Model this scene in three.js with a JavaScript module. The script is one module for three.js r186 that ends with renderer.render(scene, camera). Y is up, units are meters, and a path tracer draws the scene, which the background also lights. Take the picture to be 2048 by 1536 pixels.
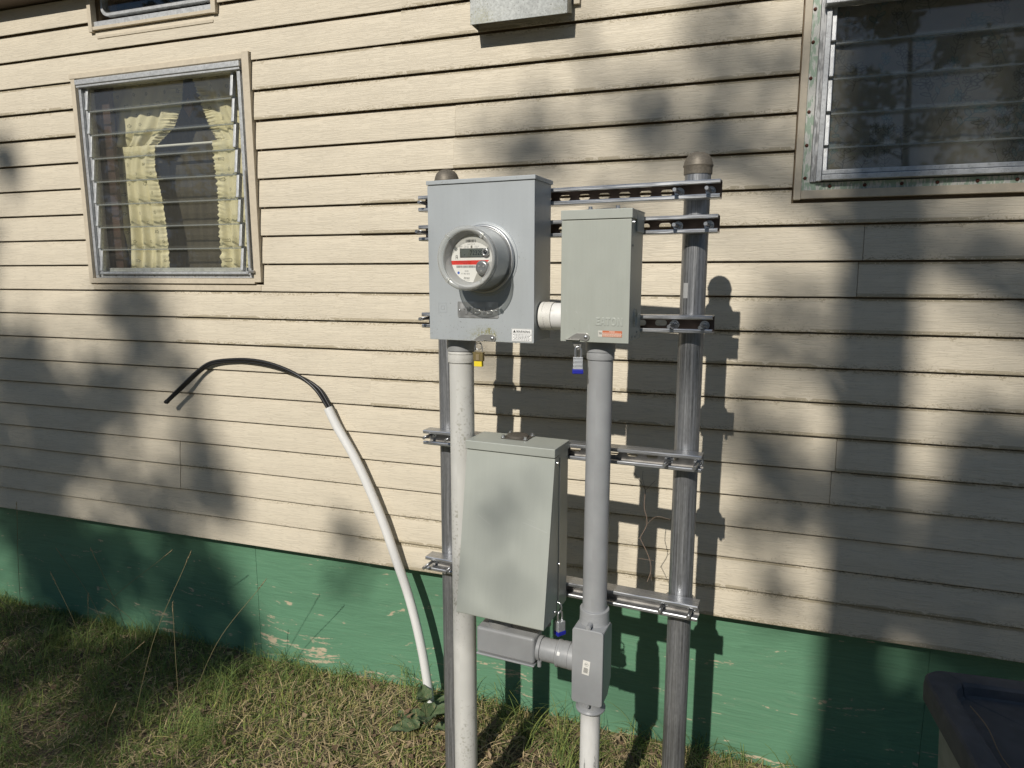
import * as THREE from 'three';
import { RoundedBoxGeometry } from 'three/addons/geometries/RoundedBoxGeometry.js';
import { mergeGeometries } from 'three/addons/utils/BufferGeometryUtils.js';
import { TextGeometry } from 'three/addons/geometries/TextGeometry.js';
import { FontLoader } from 'three/addons/loaders/FontLoader.js';

// ------------------------------------------------------------------ camera, sky, sun, exposure
const scene = new THREE.Scene();
const camera = new THREE.PerspectiveCamera(58.84, 4 / 3, 0.05, 400);
camera.rotation.order = 'YXZ';
camera.position.set(0, 1.0776, 2.1482);
camera.rotation.set(-0.15926, 0.32508, 0.00037);
const SUN = new THREE.Vector3(-0.115, 0.705, 1);          // per metre away from the wall
const sunDir = SUN.clone().normalize(), SKY = 1.0;
{ // pale summer sky with thin high cloud, brighter round the sun
  const W = 512, H = 256, d = new Float32Array(W * H * 4), v = new THREE.Vector3(); const hash = (x, y, z) => { const q = Math.sin(x * 127.1 + y * 311.7 + z * 74.7) * 43758.5453; return q - Math.floor(q); };
  const n3 = (x, y, z) => { const X = Math.floor(x), Y = Math.floor(y), Z = Math.floor(z); let a = 0; const f = [x - X, y - Y, z - Z].map(t => t * t * (3 - 2 * t)); for (let k = 0; k < 8; k++) { const i = k & 1, j = (k >> 1) & 1, l = k >> 2; a += (i ? f[0] : 1 - f[0]) * (j ? f[1] : 1 - f[1]) * (l ? f[2] : 1 - f[2]) * hash(X + i, Y + j, Z + l); } return a; };
  for (let j = 0; j < H; j++) for (let i = 0; i < W; i++) { const th = ((j + 0.5) / H - 0.5) * Math.PI, ph = ((i + 0.5) / W - 0.5) * 2 * Math.PI; v.set(Math.cos(th) * Math.cos(ph), Math.sin(th), Math.cos(th) * Math.sin(ph)); const up = Math.max(0, v.y), h = Math.pow(1 - up, 3), g = Math.exp(-Math.pow(Math.acos(Math.min(1, v.dot(sunDir))) / 0.45, 2)); const s = 2.2 / (0.25 + up), c = Math.max(0, 0.6 * n3(v.x * s, v.z * s, 1.5) + 0.4 * n3(v.x * s * 2.6, v.z * s * 2.6, 7.5) - 0.42) * 1.5; const base = [0.075, 0.18, 0.37], hor = [0.20, 0.285, 0.41]; const k = (j * W + i) * 4; for (let q = 0; q < 3; q++) d[k + q] = SKY * ((base[q] * (1 - h) + hor[q] * h) * (1 - c) + 0.38 * c + 0.16 * g); d[k + 3] = 1; }
  const t = new THREE.DataTexture(d, W, H, THREE.RGBAFormat, THREE.FloatType); t.mapping = THREE.EquirectangularReflectionMapping; t.magFilter = t.minFilter = THREE.LinearFilter; t.needsUpdate = true; scene.background = t; scene.environment = t;
}
const sun = new THREE.DirectionalLight(new THREE.Color(1.0, 0.948, 0.87), 5.0);
sun.position.copy(sunDir).multiplyScalar(30); sun.castShadow = true;
sun.shadow.camera.left = -8; sun.shadow.camera.right = 8; sun.shadow.camera.top = 8; sun.shadow.camera.bottom = -8;
sun.shadow.camera.near = 1; sun.shadow.camera.far = 60; sun.shadow.mapSize.set(4096, 4096);
scene.add(sun); scene.add(sun.target);
const renderer = new THREE.WebGLRenderer({ antialias: true });
renderer.toneMapping = THREE.LinearToneMapping;
renderer.toneMappingExposure = 0.81;
renderer.outputColorSpace = THREE.SRGBColorSpace;
renderer.shadowMap.enabled = true;

// ------------------------------------------------------------------ helpers
const V3 = (x, y, z) => new THREE.Vector3(x, y, z);
function rng(seed) { let a = seed >>> 0; return () => { a = (a + 0x6D2B79F5) | 0; let t = Math.imul(a ^ (a >>> 15), 1 | a); t = (t + Math.imul(t ^ (t >>> 7), 61 | t)) ^ t; return ((t ^ (t >>> 14)) >>> 0) / 4294967296; }; }
const clamp = (v, a = 0, b = 1) => Math.min(b, Math.max(a, v));
const sstep = (a, b, v) => { const t = clamp((v - a) / (b - a)); return t * t * (3 - 2 * t); };
const mix = (a, b, t) => a + (b - a) * t;
function noise2(px, py, seed) {                            // value noise that repeats every px by py cells
  const r = rng(seed * 7919 + 13), g = new Float32Array(px * py); for (let i = 0; i < g.length; i++) g[i] = r();
  return (u, v) => { const x = u * px, y = v * py; let x0 = Math.floor(x), y0 = Math.floor(y); let fx = x - x0, fy = y - y0;
    fx = fx * fx * (3 - 2 * fx); fy = fy * fy * (3 - 2 * fy); const X0 = ((x0 % px) + px) % px, X1 = (X0 + 1) % px, Y0 = ((y0 % py) + py) % py, Y1 = (Y0 + 1) % py;
    return mix(mix(g[Y0 * px + X0], g[Y0 * px + X1], fx), mix(g[Y1 * px + X0], g[Y1 * px + X1], fx), fy); };
}
const toS = c => c <= 0.0031308 ? c * 12.92 : 1.055 * Math.pow(c, 1 / 2.4) - 0.055;
function tex(w, h, fn, srgb = true) {                      // fn(u,v) -> [r,g,b] linear 0..1 or a number
  const d = new Uint8Array(w * h * 4); let k = 0;
  for (let j = 0; j < h; j++) for (let i = 0; i < w; i++) { const c = fn((i + 0.5) / w, (j + 0.5) / h);
    if (typeof c === 'number') { d[k] = d[k + 1] = d[k + 2] = clamp(c) * 255; } else { for (let q = 0; q < 3; q++) d[k + q] = clamp(srgb ? toS(c[q]) : c[q]) * 255; }
    d[k + 3] = 255; k += 4; }
  const t = new THREE.DataTexture(d, w, h, THREE.RGBAFormat); t.wrapS = t.wrapT = THREE.RepeatWrapping; t.magFilter = THREE.LinearFilter; t.minFilter = THREE.LinearMipmapLinearFilter; t.generateMipmaps = true;
  if (srgb) t.colorSpace = THREE.SRGBColorSpace; t.needsUpdate = true; return t;
}
function canvasTex(w, h, draw) { const c = document.createElement('canvas'); c.width = w; c.height = h; draw(c.getContext('2d'), w, h); const t = new THREE.CanvasTexture(c); t.colorSpace = THREE.SRGBColorSpace; return t; }
const rep = (t, x, y) => { const c = t.clone(); c.repeat.set(x, y); c.needsUpdate = true; return c; };
const std = o => { const q = { ...o }; if (Array.isArray(q.color)) q.color = new THREE.Color().setRGB(...q.color); return new THREE.MeshStandardMaterial({ roughness: 0.6, metalness: 0, side: THREE.DoubleSide, ...q }); };
const phys = o => { const q = { ...o }; if (Array.isArray(q.color)) q.color = new THREE.Color().setRGB(...q.color); return new THREE.MeshPhysicalMaterial({ roughness: 0.6, metalness: 0, side: THREE.DoubleSide, ...q }); };
const at = (g, x, y, z) => g.translate(x, y, z);
function uvm(g, s = 1) {                                   // uv in metres, from the face the normal points to
  if (!g.attributes.normal) g.computeVertexNormals();
  const P = g.attributes.position, N = g.attributes.normal, uv = new Float32Array(P.count * 2);
  for (let i = 0; i < P.count; i++) { const ax = Math.abs(N.getX(i)), ay = Math.abs(N.getY(i)), az = Math.abs(N.getZ(i)); let a, b;
    if (az >= ax && az >= ay) { a = P.getX(i); b = P.getY(i); } else if (ax >= ay) { a = P.getZ(i); b = P.getY(i); } else { a = P.getX(i); b = P.getZ(i); }
    uv[2 * i] = a * s; uv[2 * i + 1] = b * s; }
  g.setAttribute('uv', new THREE.BufferAttribute(uv, 2)); return g;
}
function M(list) { return mergeGeometries(list.map(g => { let q = g.index ? g.toNonIndexed() : g; for (const k of Object.keys(q.attributes)) if (!['position', 'normal', 'uv'].includes(k)) q.deleteAttribute(k); if (!q.attributes.uv) uvm(q); return q; })); }
function box(x0, x1, y0, y1, z0, z1, r = 0.0012) { const w = x1 - x0, h = y1 - y0, d = z1 - z0; const g = r > 0 ? new RoundedBoxGeometry(w, h, d, 2, Math.min(r, w / 2.01, h / 2.01, d / 2.01)) : new THREE.BoxGeometry(w, h, d); return uvm(at(g, (x0 + x1) / 2, (y0 + y1) / 2, (z0 + z1) / 2)); }
function cyl(a, b, r0, r1 = r0, seg = 28, caps = true) {   // from point a to b
  const d = V3().subVectors(b, a), L = d.length(); const g = new THREE.CylinderGeometry(r1, r0, L, seg, 1, !caps); const uv = g.attributes.uv; for (let i = 0; i < uv.count; i++) uv.setXY(i, uv.getX(i) * 6.283 * r0, uv.getY(i) * L);
  g.translate(0, L / 2, 0); g.applyQuaternion(new THREE.Quaternion().setFromUnitVectors(V3(0, 1, 0), d.normalize())); return g.translate(a.x, a.y, a.z);
}
function tube(pts, r, seg = 32, rad = 8, closed = false) { return new THREE.TubeGeometry(new THREE.CatmullRomCurve3(pts, closed), seg, r, rad, closed); }
function lathe(pts, seg = 48) { return new THREE.LatheGeometry(pts.map(p => new THREE.Vector2(p[0], p[1])), seg); }
function prism(poly, x0, x1) {                             // poly in (z,y), pushed along x
  const s = new THREE.Shape(poly.map(p => new THREE.Vector2(p[0], p[1]))); const g = new THREE.ExtrudeGeometry(s, { depth: x1 - x0, bevelEnabled: false });
  g.applyMatrix4(new THREE.Matrix4().set(0, 0, 1, x0, 0, 1, 0, 0, 1, 0, 0, 0, 0, 0, 0, 1)); 
  const p = g.attributes.position, n = g.attributes.normal;  // the mapping mirrors: turn the triangles round
  for (const a of [p, n]) for (let i = 0; i < p.count; i += 3) for (const c of ['X', 'Y', 'Z']) { const t = a['get' + c](i + 1); a['set' + c](i + 1, a['get' + c](i + 2)); a['set' + c](i + 2, t); }
  g.computeVertexNormals(); return uvm(g);
}
function extr(shape, z0, z1, bevel = 0) { const g = new THREE.ExtrudeGeometry(shape, { depth: z1 - z0 - 2 * bevel, bevelEnabled: bevel > 0, bevelThickness: bevel, bevelSize: bevel, bevelOffset: -bevel, bevelSegments: 2, curveSegments: 10 }); g.translate(0, 0, z0 + bevel); return uvm(g); }
function rrect(x0, x1, y0, y1, r) { const s = new THREE.Shape(); s.moveTo(x0 + r, y0); s.lineTo(x1 - r, y0); s.absarc(x1 - r, y0 + r, r, -Math.PI / 2, 0); s.lineTo(x1, y1 - r); s.absarc(x1 - r, y1 - r, r, 0, Math.PI / 2); s.lineTo(x0 + r, y1); s.absarc(x0 + r, y1 - r, r, Math.PI / 2, Math.PI); s.lineTo(x0, y0 + r); s.absarc(x0 + r, y0 + r, r, Math.PI, 1.5 * Math.PI); return s; }
const names = {};
const numbered = n => { const k = names[n] = (names[n] ?? -1) + 1; return k ? `${n}_${String(k).padStart(3, '0')}` : n; };
const BASE = new WeakMap();
function meta(o, label, category, group) { o.userData.label = label; o.userData.category = category; if (group) o.userData.group = group; return o; }
function thing(name, label, category, base, turn = 0, group) {   // world frame; parts are given in the frame's own coordinates and moved to the base
  const o = new THREE.Group(); o.name = numbered(name); o.position.copy(base); o.rotation.y = turn; scene.add(o); BASE.set(o, base.clone()); return meta(o, label, category, group);
}
const PHI = Math.atan(0.085), RO = V3(-0.45, 0, 0.474);         // the rack stands a little turned to the wall
const toW = p => p.clone().applyAxisAngle(V3(0, 1, 0), -PHI).add(RO);
function rackThing(name, label, category, base, group) { const o = new THREE.Group(); o.name = numbered(name); o.position.copy(toW(base)); o.rotation.y = -PHI; scene.add(o); BASE.set(o, base.clone()); return meta(o, label, category, group); }
function part(parent, name, geo, mat, label) {
  const b = BASE.get(parent); geo.translate(-b.x, -b.y, -b.z); const m = new THREE.Mesh(geo, mat); m.name = name; m.castShadow = m.receiveShadow = true; parent.add(m); BASE.set(m, b); if (label) m.userData.label = label; return m;
}
function sub(parent, name) { const g = new THREE.Group(); g.name = name; parent.add(g); BASE.set(g, BASE.get(parent)); return g; }
const font = await new FontLoader().loadAsync('fonts/droid/droid_sans_bold.typeface.json');
const GROUND = -0.53, E = 0.1016;

// ------------------------------------------------------------------ materials
const nF = noise2(128, 128, 1), nM = noise2(32, 32, 2), nC = noise2(8, 8, 3), nG = noise2(256, 256, 4), nX = noise2(64, 64, 5);
const fbm = (u, v) => 0.45 * nC(u, v) + 0.28 * nM(u, v) + 0.17 * nX(u, v) + 0.1 * nF(u, v);
// siding: embossed wood grain and mildew in specks; u covers 1.6 m, v one course
const gr1 = noise2(20, 34, 11), gr2 = noise2(34, 62, 12), wv = noise2(10, 4, 13), sp1 = noise2(700, 60, 14), sp2 = noise2(260, 26, 15), msk = noise2(9, 3, 16), msk2 = noise2(17, 5, 17), sp3 = noise2(60, 9, 18);
const grain = (u, v) => { const w = v + 0.05 * wv(u, v) + 0.012 * sp3(u, v); const a = 1 - Math.abs(2 * gr1(u, w) - 1), b = 1 - Math.abs(2 * gr2(u, w) - 1); return Math.max(sstep(0.78, 1, a), 0.8 * sstep(0.8, 1, b)); };
const GW = 2048, GH = 256, grainBuf = new Float32Array(GW * GH); for (let j = 0; j < GH; j++) for (let i = 0; i < GW; i++) grainBuf[j * GW + i] = grain((i + 0.5) / GW, (j + 0.5) / GH);
const grainAt = (u, v) => grainBuf[Math.min(GH - 1, Math.floor(v * GH)) * GW + Math.min(GW - 1, Math.floor(u * GW))];
const sidingBump = tex(GW, GH, (u, v) => 0.8 - 0.65 * grainAt(u, v) + 0.1 * nG(u * 2, v), false);
const sidingMap = (dirt, seed) => { const o = seed * 0.137; return tex(GW, GH, (u, v) => {
  const g = grainAt(u, v), t = 1 + 0.07 * (msk2(u + o, v) - 0.5) + 0.06 * (nG(u, v) - 0.5), gd = t * (1 - 0.13 * g); const c = [0.645 * gd, 0.575 * gd, 0.448 * gd];
  const edge = Math.max(sstep(0.3, 0.0, v) * 0.9, sstep(0.7, 1.0, v), 0.28), big = sstep(0.4, 0.78, 0.6 * msk(u + o, v * 0.4 + o) + 0.4 * sp3(u + o, v)), s = 0.45 * sp2(u + o, v) + 0.55 * sp1(u + o, v);
  const m = sstep(0.84 - 0.34 * dirt * edge * (0.2 + big), 1.02 - 0.26 * dirt * edge, s) * (0.25 + 0.45 * edge), f = 0.1 * dirt * big * edge * sp2(u, v + o);
  return [mix(c[0], 0.28, m + f), mix(c[1], 0.23, m + f), mix(c[2], 0.135, m + f)]; }); };
const sidingMats = [0.45, 0.95, 1.4, 1.75].map((d, i) => std({ map: sidingMap(d, i + 1), bumpMap: sidingBump, bumpScale: 0.0007, roughness: 0.62 }));
const trimBump = tex(256, 256, (u, v) => 0.5 + 0.5 * nF(u, v), false);
const trimMat = std({ map: tex(256, 256, (u, v) => { const m = sstep(0.72, 0.95, 0.6 * nF(u, v) + 0.4 * nM(u, v)) * 0.5, t = 0.93 + 0.14 * nM(u, v); return [mix(0.56 * t, 0.3, m), mix(0.49 * t, 0.25, m), mix(0.375 * t, 0.17, m)]; }), roughness: 0.6 });
trimMat.map.repeat.set(3, 3);
const sheathMat = std({ color: [0.30, 0.225, 0.145], roughness: 0.95 });
const alu = std({ map: tex(256, 256, (u, v) => { const s = sstep(0.62, 0.9, 0.5 * nF(u, v) + 0.5 * nX(u, v)), t = 0.85 + 0.3 * nM(u, v); return [mix(0.55 * t, 0.2, s * 0.5), mix(0.56 * t, 0.2, s * 0.5), mix(0.56 * t, 0.19, s * 0.5)]; }), roughness: 0.48, metalness: 0.55 });
alu.map.repeat.set(4, 4);
const flake = std({ map: tex(256, 256, (u, v) => { const f = 0.5 * nX(u * 0.7, v * 0.25) + 0.3 * nF(u, v * 0.3) + 0.2 * nM(u, v), m = sstep(0.47, 0.53, f), g = 0.9 + 0.2 * nF(u, v); return [mix(0.36, 0.62, m) * g, mix(0.46, 0.62, m) * g, mix(0.36, 0.58, m) * g]; }), roughness: 0.7 });
flake.map.repeat.set(5, 3);
const weathered = std({ map: tex(256, 256, (u, v) => { const n = 0.5 * gr2(v, u * 0.5) + 0.3 * nX(u, v * 0.2) + 0.2 * nF(u, v); const t = mix(0.26, 0.66, sstep(0.25, 0.7, n)); return [t, t, t * 0.985]; }), roughness: 0.6, metalness: 0.15 }); weathered.map.repeat.set(6, 2);
const rust = std({ color: [0.12, 0.045, 0.03], roughness: 0.85 });
const galv = (a, b, rough, sx, sy, met = 0.75) => { const n = noise2(sx, sy, sx + 3 * sy); return std({ map: tex(256, 256, (u, v) => { const t = mix(a, b, clamp(0.65 * n(u, v) + 0.25 * nX(u, v) + 0.15 * nF(u, v))); return [t * 0.98, t, t * 1.03]; }), roughnessMap: tex(256, 256, (u, v) => { const t = clamp(rough + 0.3 * (n(u, v) - 0.5)); return [t, t, t]; }, false), roughness: 1, metalness: met }); };
const pipeMat = galv(0.14, 0.38, 0.40, 96, 5, 0.62); pipeMat.map.repeat.set(5, 1.6); pipeMat.roughnessMap.repeat.set(5, 1.6);
const capMat = std({ map: tex(128, 128, (u, v) => { const t = 0.75 + 0.5 * nX(u, v); return [0.155 * t, 0.135 * t, 0.105 * t]; }), roughness: 0.55, metalness: 0.35 });
const strutMat = galv(0.36, 0.62, 0.36, 10, 120, 0.85); strutMat.map.repeat.set(3, 8); strutMat.roughnessMap.repeat.set(3, 8);
const webRustShade = std({ map: tex(128, 128, (u, v) => { const t = 0.6 + 0.9 * nX(u, v) * nM(u, v) * 1.6; return [0.12 * t, 0.085 * t, 0.068 * t]; }), roughness: 0.75, metalness: 0.1 }), webGalv = std({ map: tex(128, 128, (u, v) => { const t = 0.6 + 0.8 * nX(u, v * 0.2); return [0.36 * t, 0.34 * t, 0.31 * t]; }), roughness: 0.55, metalness: 0.45 });  // upper webs: rust brown, also darkened for the shade inside the channels
const zinc = std({ color: [0.55, 0.56, 0.57], roughness: 0.3, metalness: 0.9 });
const steel = std({ color: [0.42, 0.41, 0.38], roughness: 0.4, metalness: 0.8 });
const darkIn = std({ color: [0.3, 0.3, 0.29], roughness: 0.9 });
const painted = (c, seed, specks, rough = 0.42) => { const n = noise2(150, 150, seed), o = seed * 0.21; const m = std({ map: tex(512, 512, (u, v) => { const t = 0.95 + 0.07 * nC(u + o, v) + 0.04 * nM(u, v * 0.35 + o) + 0.03 * (nG(u, v) - 0.5); const s = specks * sstep(0.86, 0.94, 0.86 * n(u, v) + 0.16 * nC(u, v + o)) ; return [mix(c[0] * t, 0.16, s), mix(c[1] * t, 0.15, s), mix(c[2] * t, 0.12, s)]; }), roughness: rough, metalness: 0.12, bumpMap: trimBump, bumpScale: 0.00012 }); m.map.repeat.set(2.2, 2.2); return m; };
const meterPaint = painted([0.405, 0.432, 0.442], 21, 0.45);
const greyPaint = painted([0.395, 0.415, 0.372], 22, 0.12);
// one box front at its own scale: paint, specks, and the stains and scratches that sit on it
function frontPaint(c, seed, xa, xb, ya, yb, marks, rough = 0.42) {
  const n1 = noise2(190, 260, seed), n2 = noise2(90, 120, seed + 1), n3 = noise2(7, 9, seed + 2), st = noise2(60, 6, seed + 3), W = xb - xa, H = yb - ya;
  const m = std({ map: tex(640, 800, (u, v) => { const x = xa + u * W, y = ya + v * H, t = 0.955 + 0.06 * n3(u, v) + 0.03 * st(u, v) + 0.025 * (n1(u, v) - 0.5); const [dens, stain, scratch] = marks(x, y); const sp = sstep(0.97 - 0.3 * dens, 1.0 - 0.2 * dens, 0.65 * n1(u, v) + 0.35 * n2(u, v)) * 0.6, q = clamp(stain * sstep(0.3, 0.75, 0.6 * n1(u, v) + 0.4 * n2(u, v)));
    return [0, 1, 2].map(i => mix(mix(mix(c[i] * t, [0.13, 0.12, 0.10][i], sp), [0.27, 0.26, 0.13][i], q), [0.52, 0.53, 0.5][i], scratch)); }), roughness: rough, metalness: 0.12, bumpMap: trimBump, bumpScale: 0.00012 });
  m.map.repeat.set(1 / W, 1 / H); m.map.offset.set(-xa / W, -ya / H); return m;
}
const blob = (x, y, a, b, ra, rb) => Math.exp(-((x - a) ** 2) / (ra * ra) - ((y - b) ** 2) / (rb * rb));
const line = (x, y, a, b, c, d, w) => { const dx = c - a, dy = d - b, t = clamp(((x - a) * dx + (y - b) * dy) / (dx * dx + dy * dy)); return sstep(w, w * 0.3, Math.hypot(x - a - t * dx, y - b - t * dy)); };
const meterFront = frontPaint([0.405, 0.432, 0.442], 151, -0.2965, -0.0105, 0.9145, 1.3055, (x, y) => { const r = Math.hypot(x + 0.1405, y - 1.1145); return [0.18 + 0.5 * sstep(1.05, 0.93, y) + 0.45 * sstep(0.02, 0.005, Math.abs(r - 0.096)) * sstep(-0.14, -0.09, x), 0.85 * blob(x, y, -0.148, 0.93, 0.03, 0.016) + 0.9 * sstep(0.012, 0.004, Math.abs(Math.hypot(x + 0.1395, y - 0.918) - 0.026)) * sstep(0.918, 0.926, y) * sstep(-0.145, -0.13, x) + 0.3 * sstep(0.92, 0.9145, y), 0.5 * line(x, y, -0.287, 0.939, -0.279, 0.936, 0.0008)]; });
const slopeFront = frontPaint([0.395, 0.415, 0.372], 161, -0.2, 0.044, 0.2, 0.66, (x, y) => [0.16, 0.1 * sstep(0.24, 0.215, y), 0.45 * Math.max(line(x, y, -0.155, 0.47, -0.12, 0.45, 0.0011), line(x, y, -0.03, 0.468, 0.035, 0.452, 0.0012), line(x, y, -0.02, 0.478, 0.0, 0.474, 0.0008))]);
const pairFront = frontPaint([0.395, 0.415, 0.372], 171, 0.058, 0.224, 0.92, 1.225, (x, y) => [0.2 + 0.25 * sstep(1.0, 0.93, y), 0.06, 0.6 * Math.max(line(x, y, 0.072, 1.0, 0.0735, 0.993, 0.0007), line(x, y, 0.096, 0.994, 0.1, 0.99, 0.0009), line(x, y, 0.128, 0.965, 0.1285, 0.951, 0.0007))]);
const pvcGrey = std({ map: tex(256, 256, (u, v) => { const t = 0.94 + 0.1 * nM(u, v) + 0.04 * nF(u, v); return [0.305 * t, 0.312 * t, 0.316 * t]; }), roughness: 0.4 });
const pvcPale = std({ map: tex(512, 512, (u, v) => { const t = 0.95 + 0.1 * nM(u, v), m = sstep(0.62, 0.86, 0.55 * nG(u, v) + 0.45 * nC(u, v)) * 0.65; return [mix(0.56 * t, 0.2, m), mix(0.555 * t, 0.19, m), mix(0.52 * t, 0.13, m)]; }), roughness: 0.5 });
pvcPale.map.repeat.set(1.1, 1.1);
const pvcWhite = std({ map: tex(256, 256, (u, v) => { const t = 0.95 + 0.08 * nM(u, v), m = sstep(0.74, 0.95, nF(u, v) * 0.6 + 0.4 * nM(u, v)) * 0.5; return [mix(0.74 * t, 0.3, m), mix(0.735 * t, 0.28, m), mix(0.71 * t, 0.2, m)]; }), roughness: 0.42 });
const black = std({ color: [0.012, 0.012, 0.013], roughness: 0.42 });
const label = (w, h, draw, r = 0.5) => std({ map: canvasTex(w, h, draw), roughness: r });
// skirting: green paint on plywood, peeling in streaks
const brush = noise2(20, 300, 31), pl1 = noise2(14, 40, 32), pl2 = noise2(60, 150, 33), pl3 = noise2(160, 300, 34);
const skirtMap = (i) => tex(1024, 256, (u, v) => {          // 2.44 m by 0.62 m
  const o = i * 0.31, warp = 0.03 * Math.sin(u * 9 + i) + 0.09 * (nC(u * 0.9 + o, v * 0.5) - 0.5) + 0.03 * (nM(u, v) - 0.5), w = v + warp; const f = 0.42 * pl1(u + o, w) + 0.33 * pl2(u + o, w) + 0.25 * pl3(u, w + o);
  let k = 0.055 * sstep(0.6, 0.15, v);                          // the lower boards were scraped more
  if (i === 1) { const d = (a, b, ra, rb) => Math.exp(-((u - a) ** 2) / ra ** 2 - ((v - b) ** 2) / rb ** 2); k += 0.17 * d(0.025, 0.34, 0.03, 0.2) + 0.17 * d(0.12, 0.27, 0.06, 0.12) + 0.13 * d(0.42, 0.42, 0.06, 0.12) + 0.13 * d(0.8, 0.12, 0.1, 0.07) + 0.12 * d(0.22, 0.14, 0.1, 0.1); }
  if (i === 0) k += 0.06 * Math.exp(-((u - 0.85) ** 2) / 0.03 - ((v - 0.35) ** 2) / 0.05);
  const p = sstep(0.80 - k, 0.83 - k, f), b = 0.9 + 0.2 * brush(u + o, w) + 0.1 * (nC(u, v) - 0.5); const thin = sstep(0.62 - k, 0.8 - k, f) * 0.16;
  const g = [mix(0.112 * b, 0.22, thin), mix(0.245 * b, 0.28, thin), mix(0.148 * b, 0.19, thin)]; const wd = 0.85 + 0.3 * nF(u, v); return [mix(g[0], 0.46 * wd, p), mix(g[1], 0.39 * wd, p), mix(g[2], 0.27 * wd, p)]; });
const skirtBump = tex(512, 256, (u, v) => brush(u, v) * 0.6 + 0.4 * pl2(u, v), false);
const skirtMats = [0, 1, 2].map(i => std({ map: skirtMap(i), bumpMap: skirtBump, bumpScale: 0.0007, roughness: 0.5 }));
const glass = phys({ color: [0.95, 0.95, 0.92], transmission: 0.981, thickness: 0, roughness: 0.025, ior: 1.5 });
const glassEdge = phys({ color: [0.66, 0.68, 0.65], transmission: 0.8, thickness: 0, roughness: 0.2, ior: 1.5 });
const plasticClear = phys({ color: [0.95, 0.955, 0.94], transmission: 1, thickness: 0, roughness: 0.03, ior: 1.55 }), plasticHazy = phys({ color: [0.78, 0.785, 0.76], transmission: 0.72, thickness: 0, roughness: 0.18, ior: 1.5 });

// ------------------------------------------------------------------ ground
const gn1 = noise2(40, 40, 41), gn2 = noise2(160, 160, 42);
const groundY = (x, z) => GROUND + 0.03 * (gn1(x / 20 + 0.3, z / 20) - 0.5) + 0.025 * (gn2(x / 20, z / 20) - 0.5) - 0.02 * sstep(0.1, 1.6, z);
{
  const axis = (a, b, st, far) => { const o = []; for (let v = a; v <= b + 1e-6; v += st) o.push(v); let s = st, v = b; while (v < far) { s *= 1.35; v += s; o.push(v); } s = st; v = a; while (v > -far) { s *= 1.35; v -= s; o.unshift(v); } return o; };
  const xs = axis(-3.6, 1.4, 0.035, 90), zs = axis(-0.09, 1.5, 0.035, 90), pos = [], uv = [], idx = [];
  for (const z of zs) for (const x of xs) { pos.push(x, groundY(x, z), z); uv.push(x, z); }
  for (let j = 0; j < zs.length - 1; j++) for (let i = 0; i < xs.length - 1; i++) { const a = j * xs.length + i, b = a + 1, c = a + xs.length, d = c + 1; idx.push(a, c, b, b, c, d); }
  const g = new THREE.BufferGeometry(); g.setAttribute('position', new THREE.Float32BufferAttribute(pos, 3)); g.setAttribute('uv', new THREE.Float32BufferAttribute(uv, 2)); g.setIndex(idx); g.computeVertexNormals();
  const t1 = noise2(24, 24, 43), t2 = noise2(180, 60, 44), t3 = noise2(60, 180, 45);
  const m = std({ map: tex(512, 512, (u, v) => { const a = t1(u, v), s = Math.max(sstep(0.7, 0.95, t2(u, v)), sstep(0.7, 0.95, t3(u, v))), f = nG(u, v), k = 0.55 + 0.8 * f; const soil = [0.11 * k, 0.083 * k, 0.05 * k], moss = [0.12 * k, 0.125 * k, 0.04 * k], straw = [0.42, 0.33, 0.19]; const q = sstep(0.42, 0.62, a); return [0, 1, 2].map(i => mix(mix(soil[i], moss[i], q), straw[i], s * 0.75)); }), bumpMap: tex(256, 256, (u, v) => 0.5 * nF(u, v) + 0.5 * nG(u, v), false), bumpScale: 0.012, roughness: 0.95 });
  m.map.repeat.set(1.6, 1.6); m.bumpMap.repeat.set(1.6, 1.6);
  const o = new THREE.Mesh(g, m); o.name = 'ground'; o.userData.kind = 'structure'; o.receiveShadow = true; scene.add(o);
}

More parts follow.
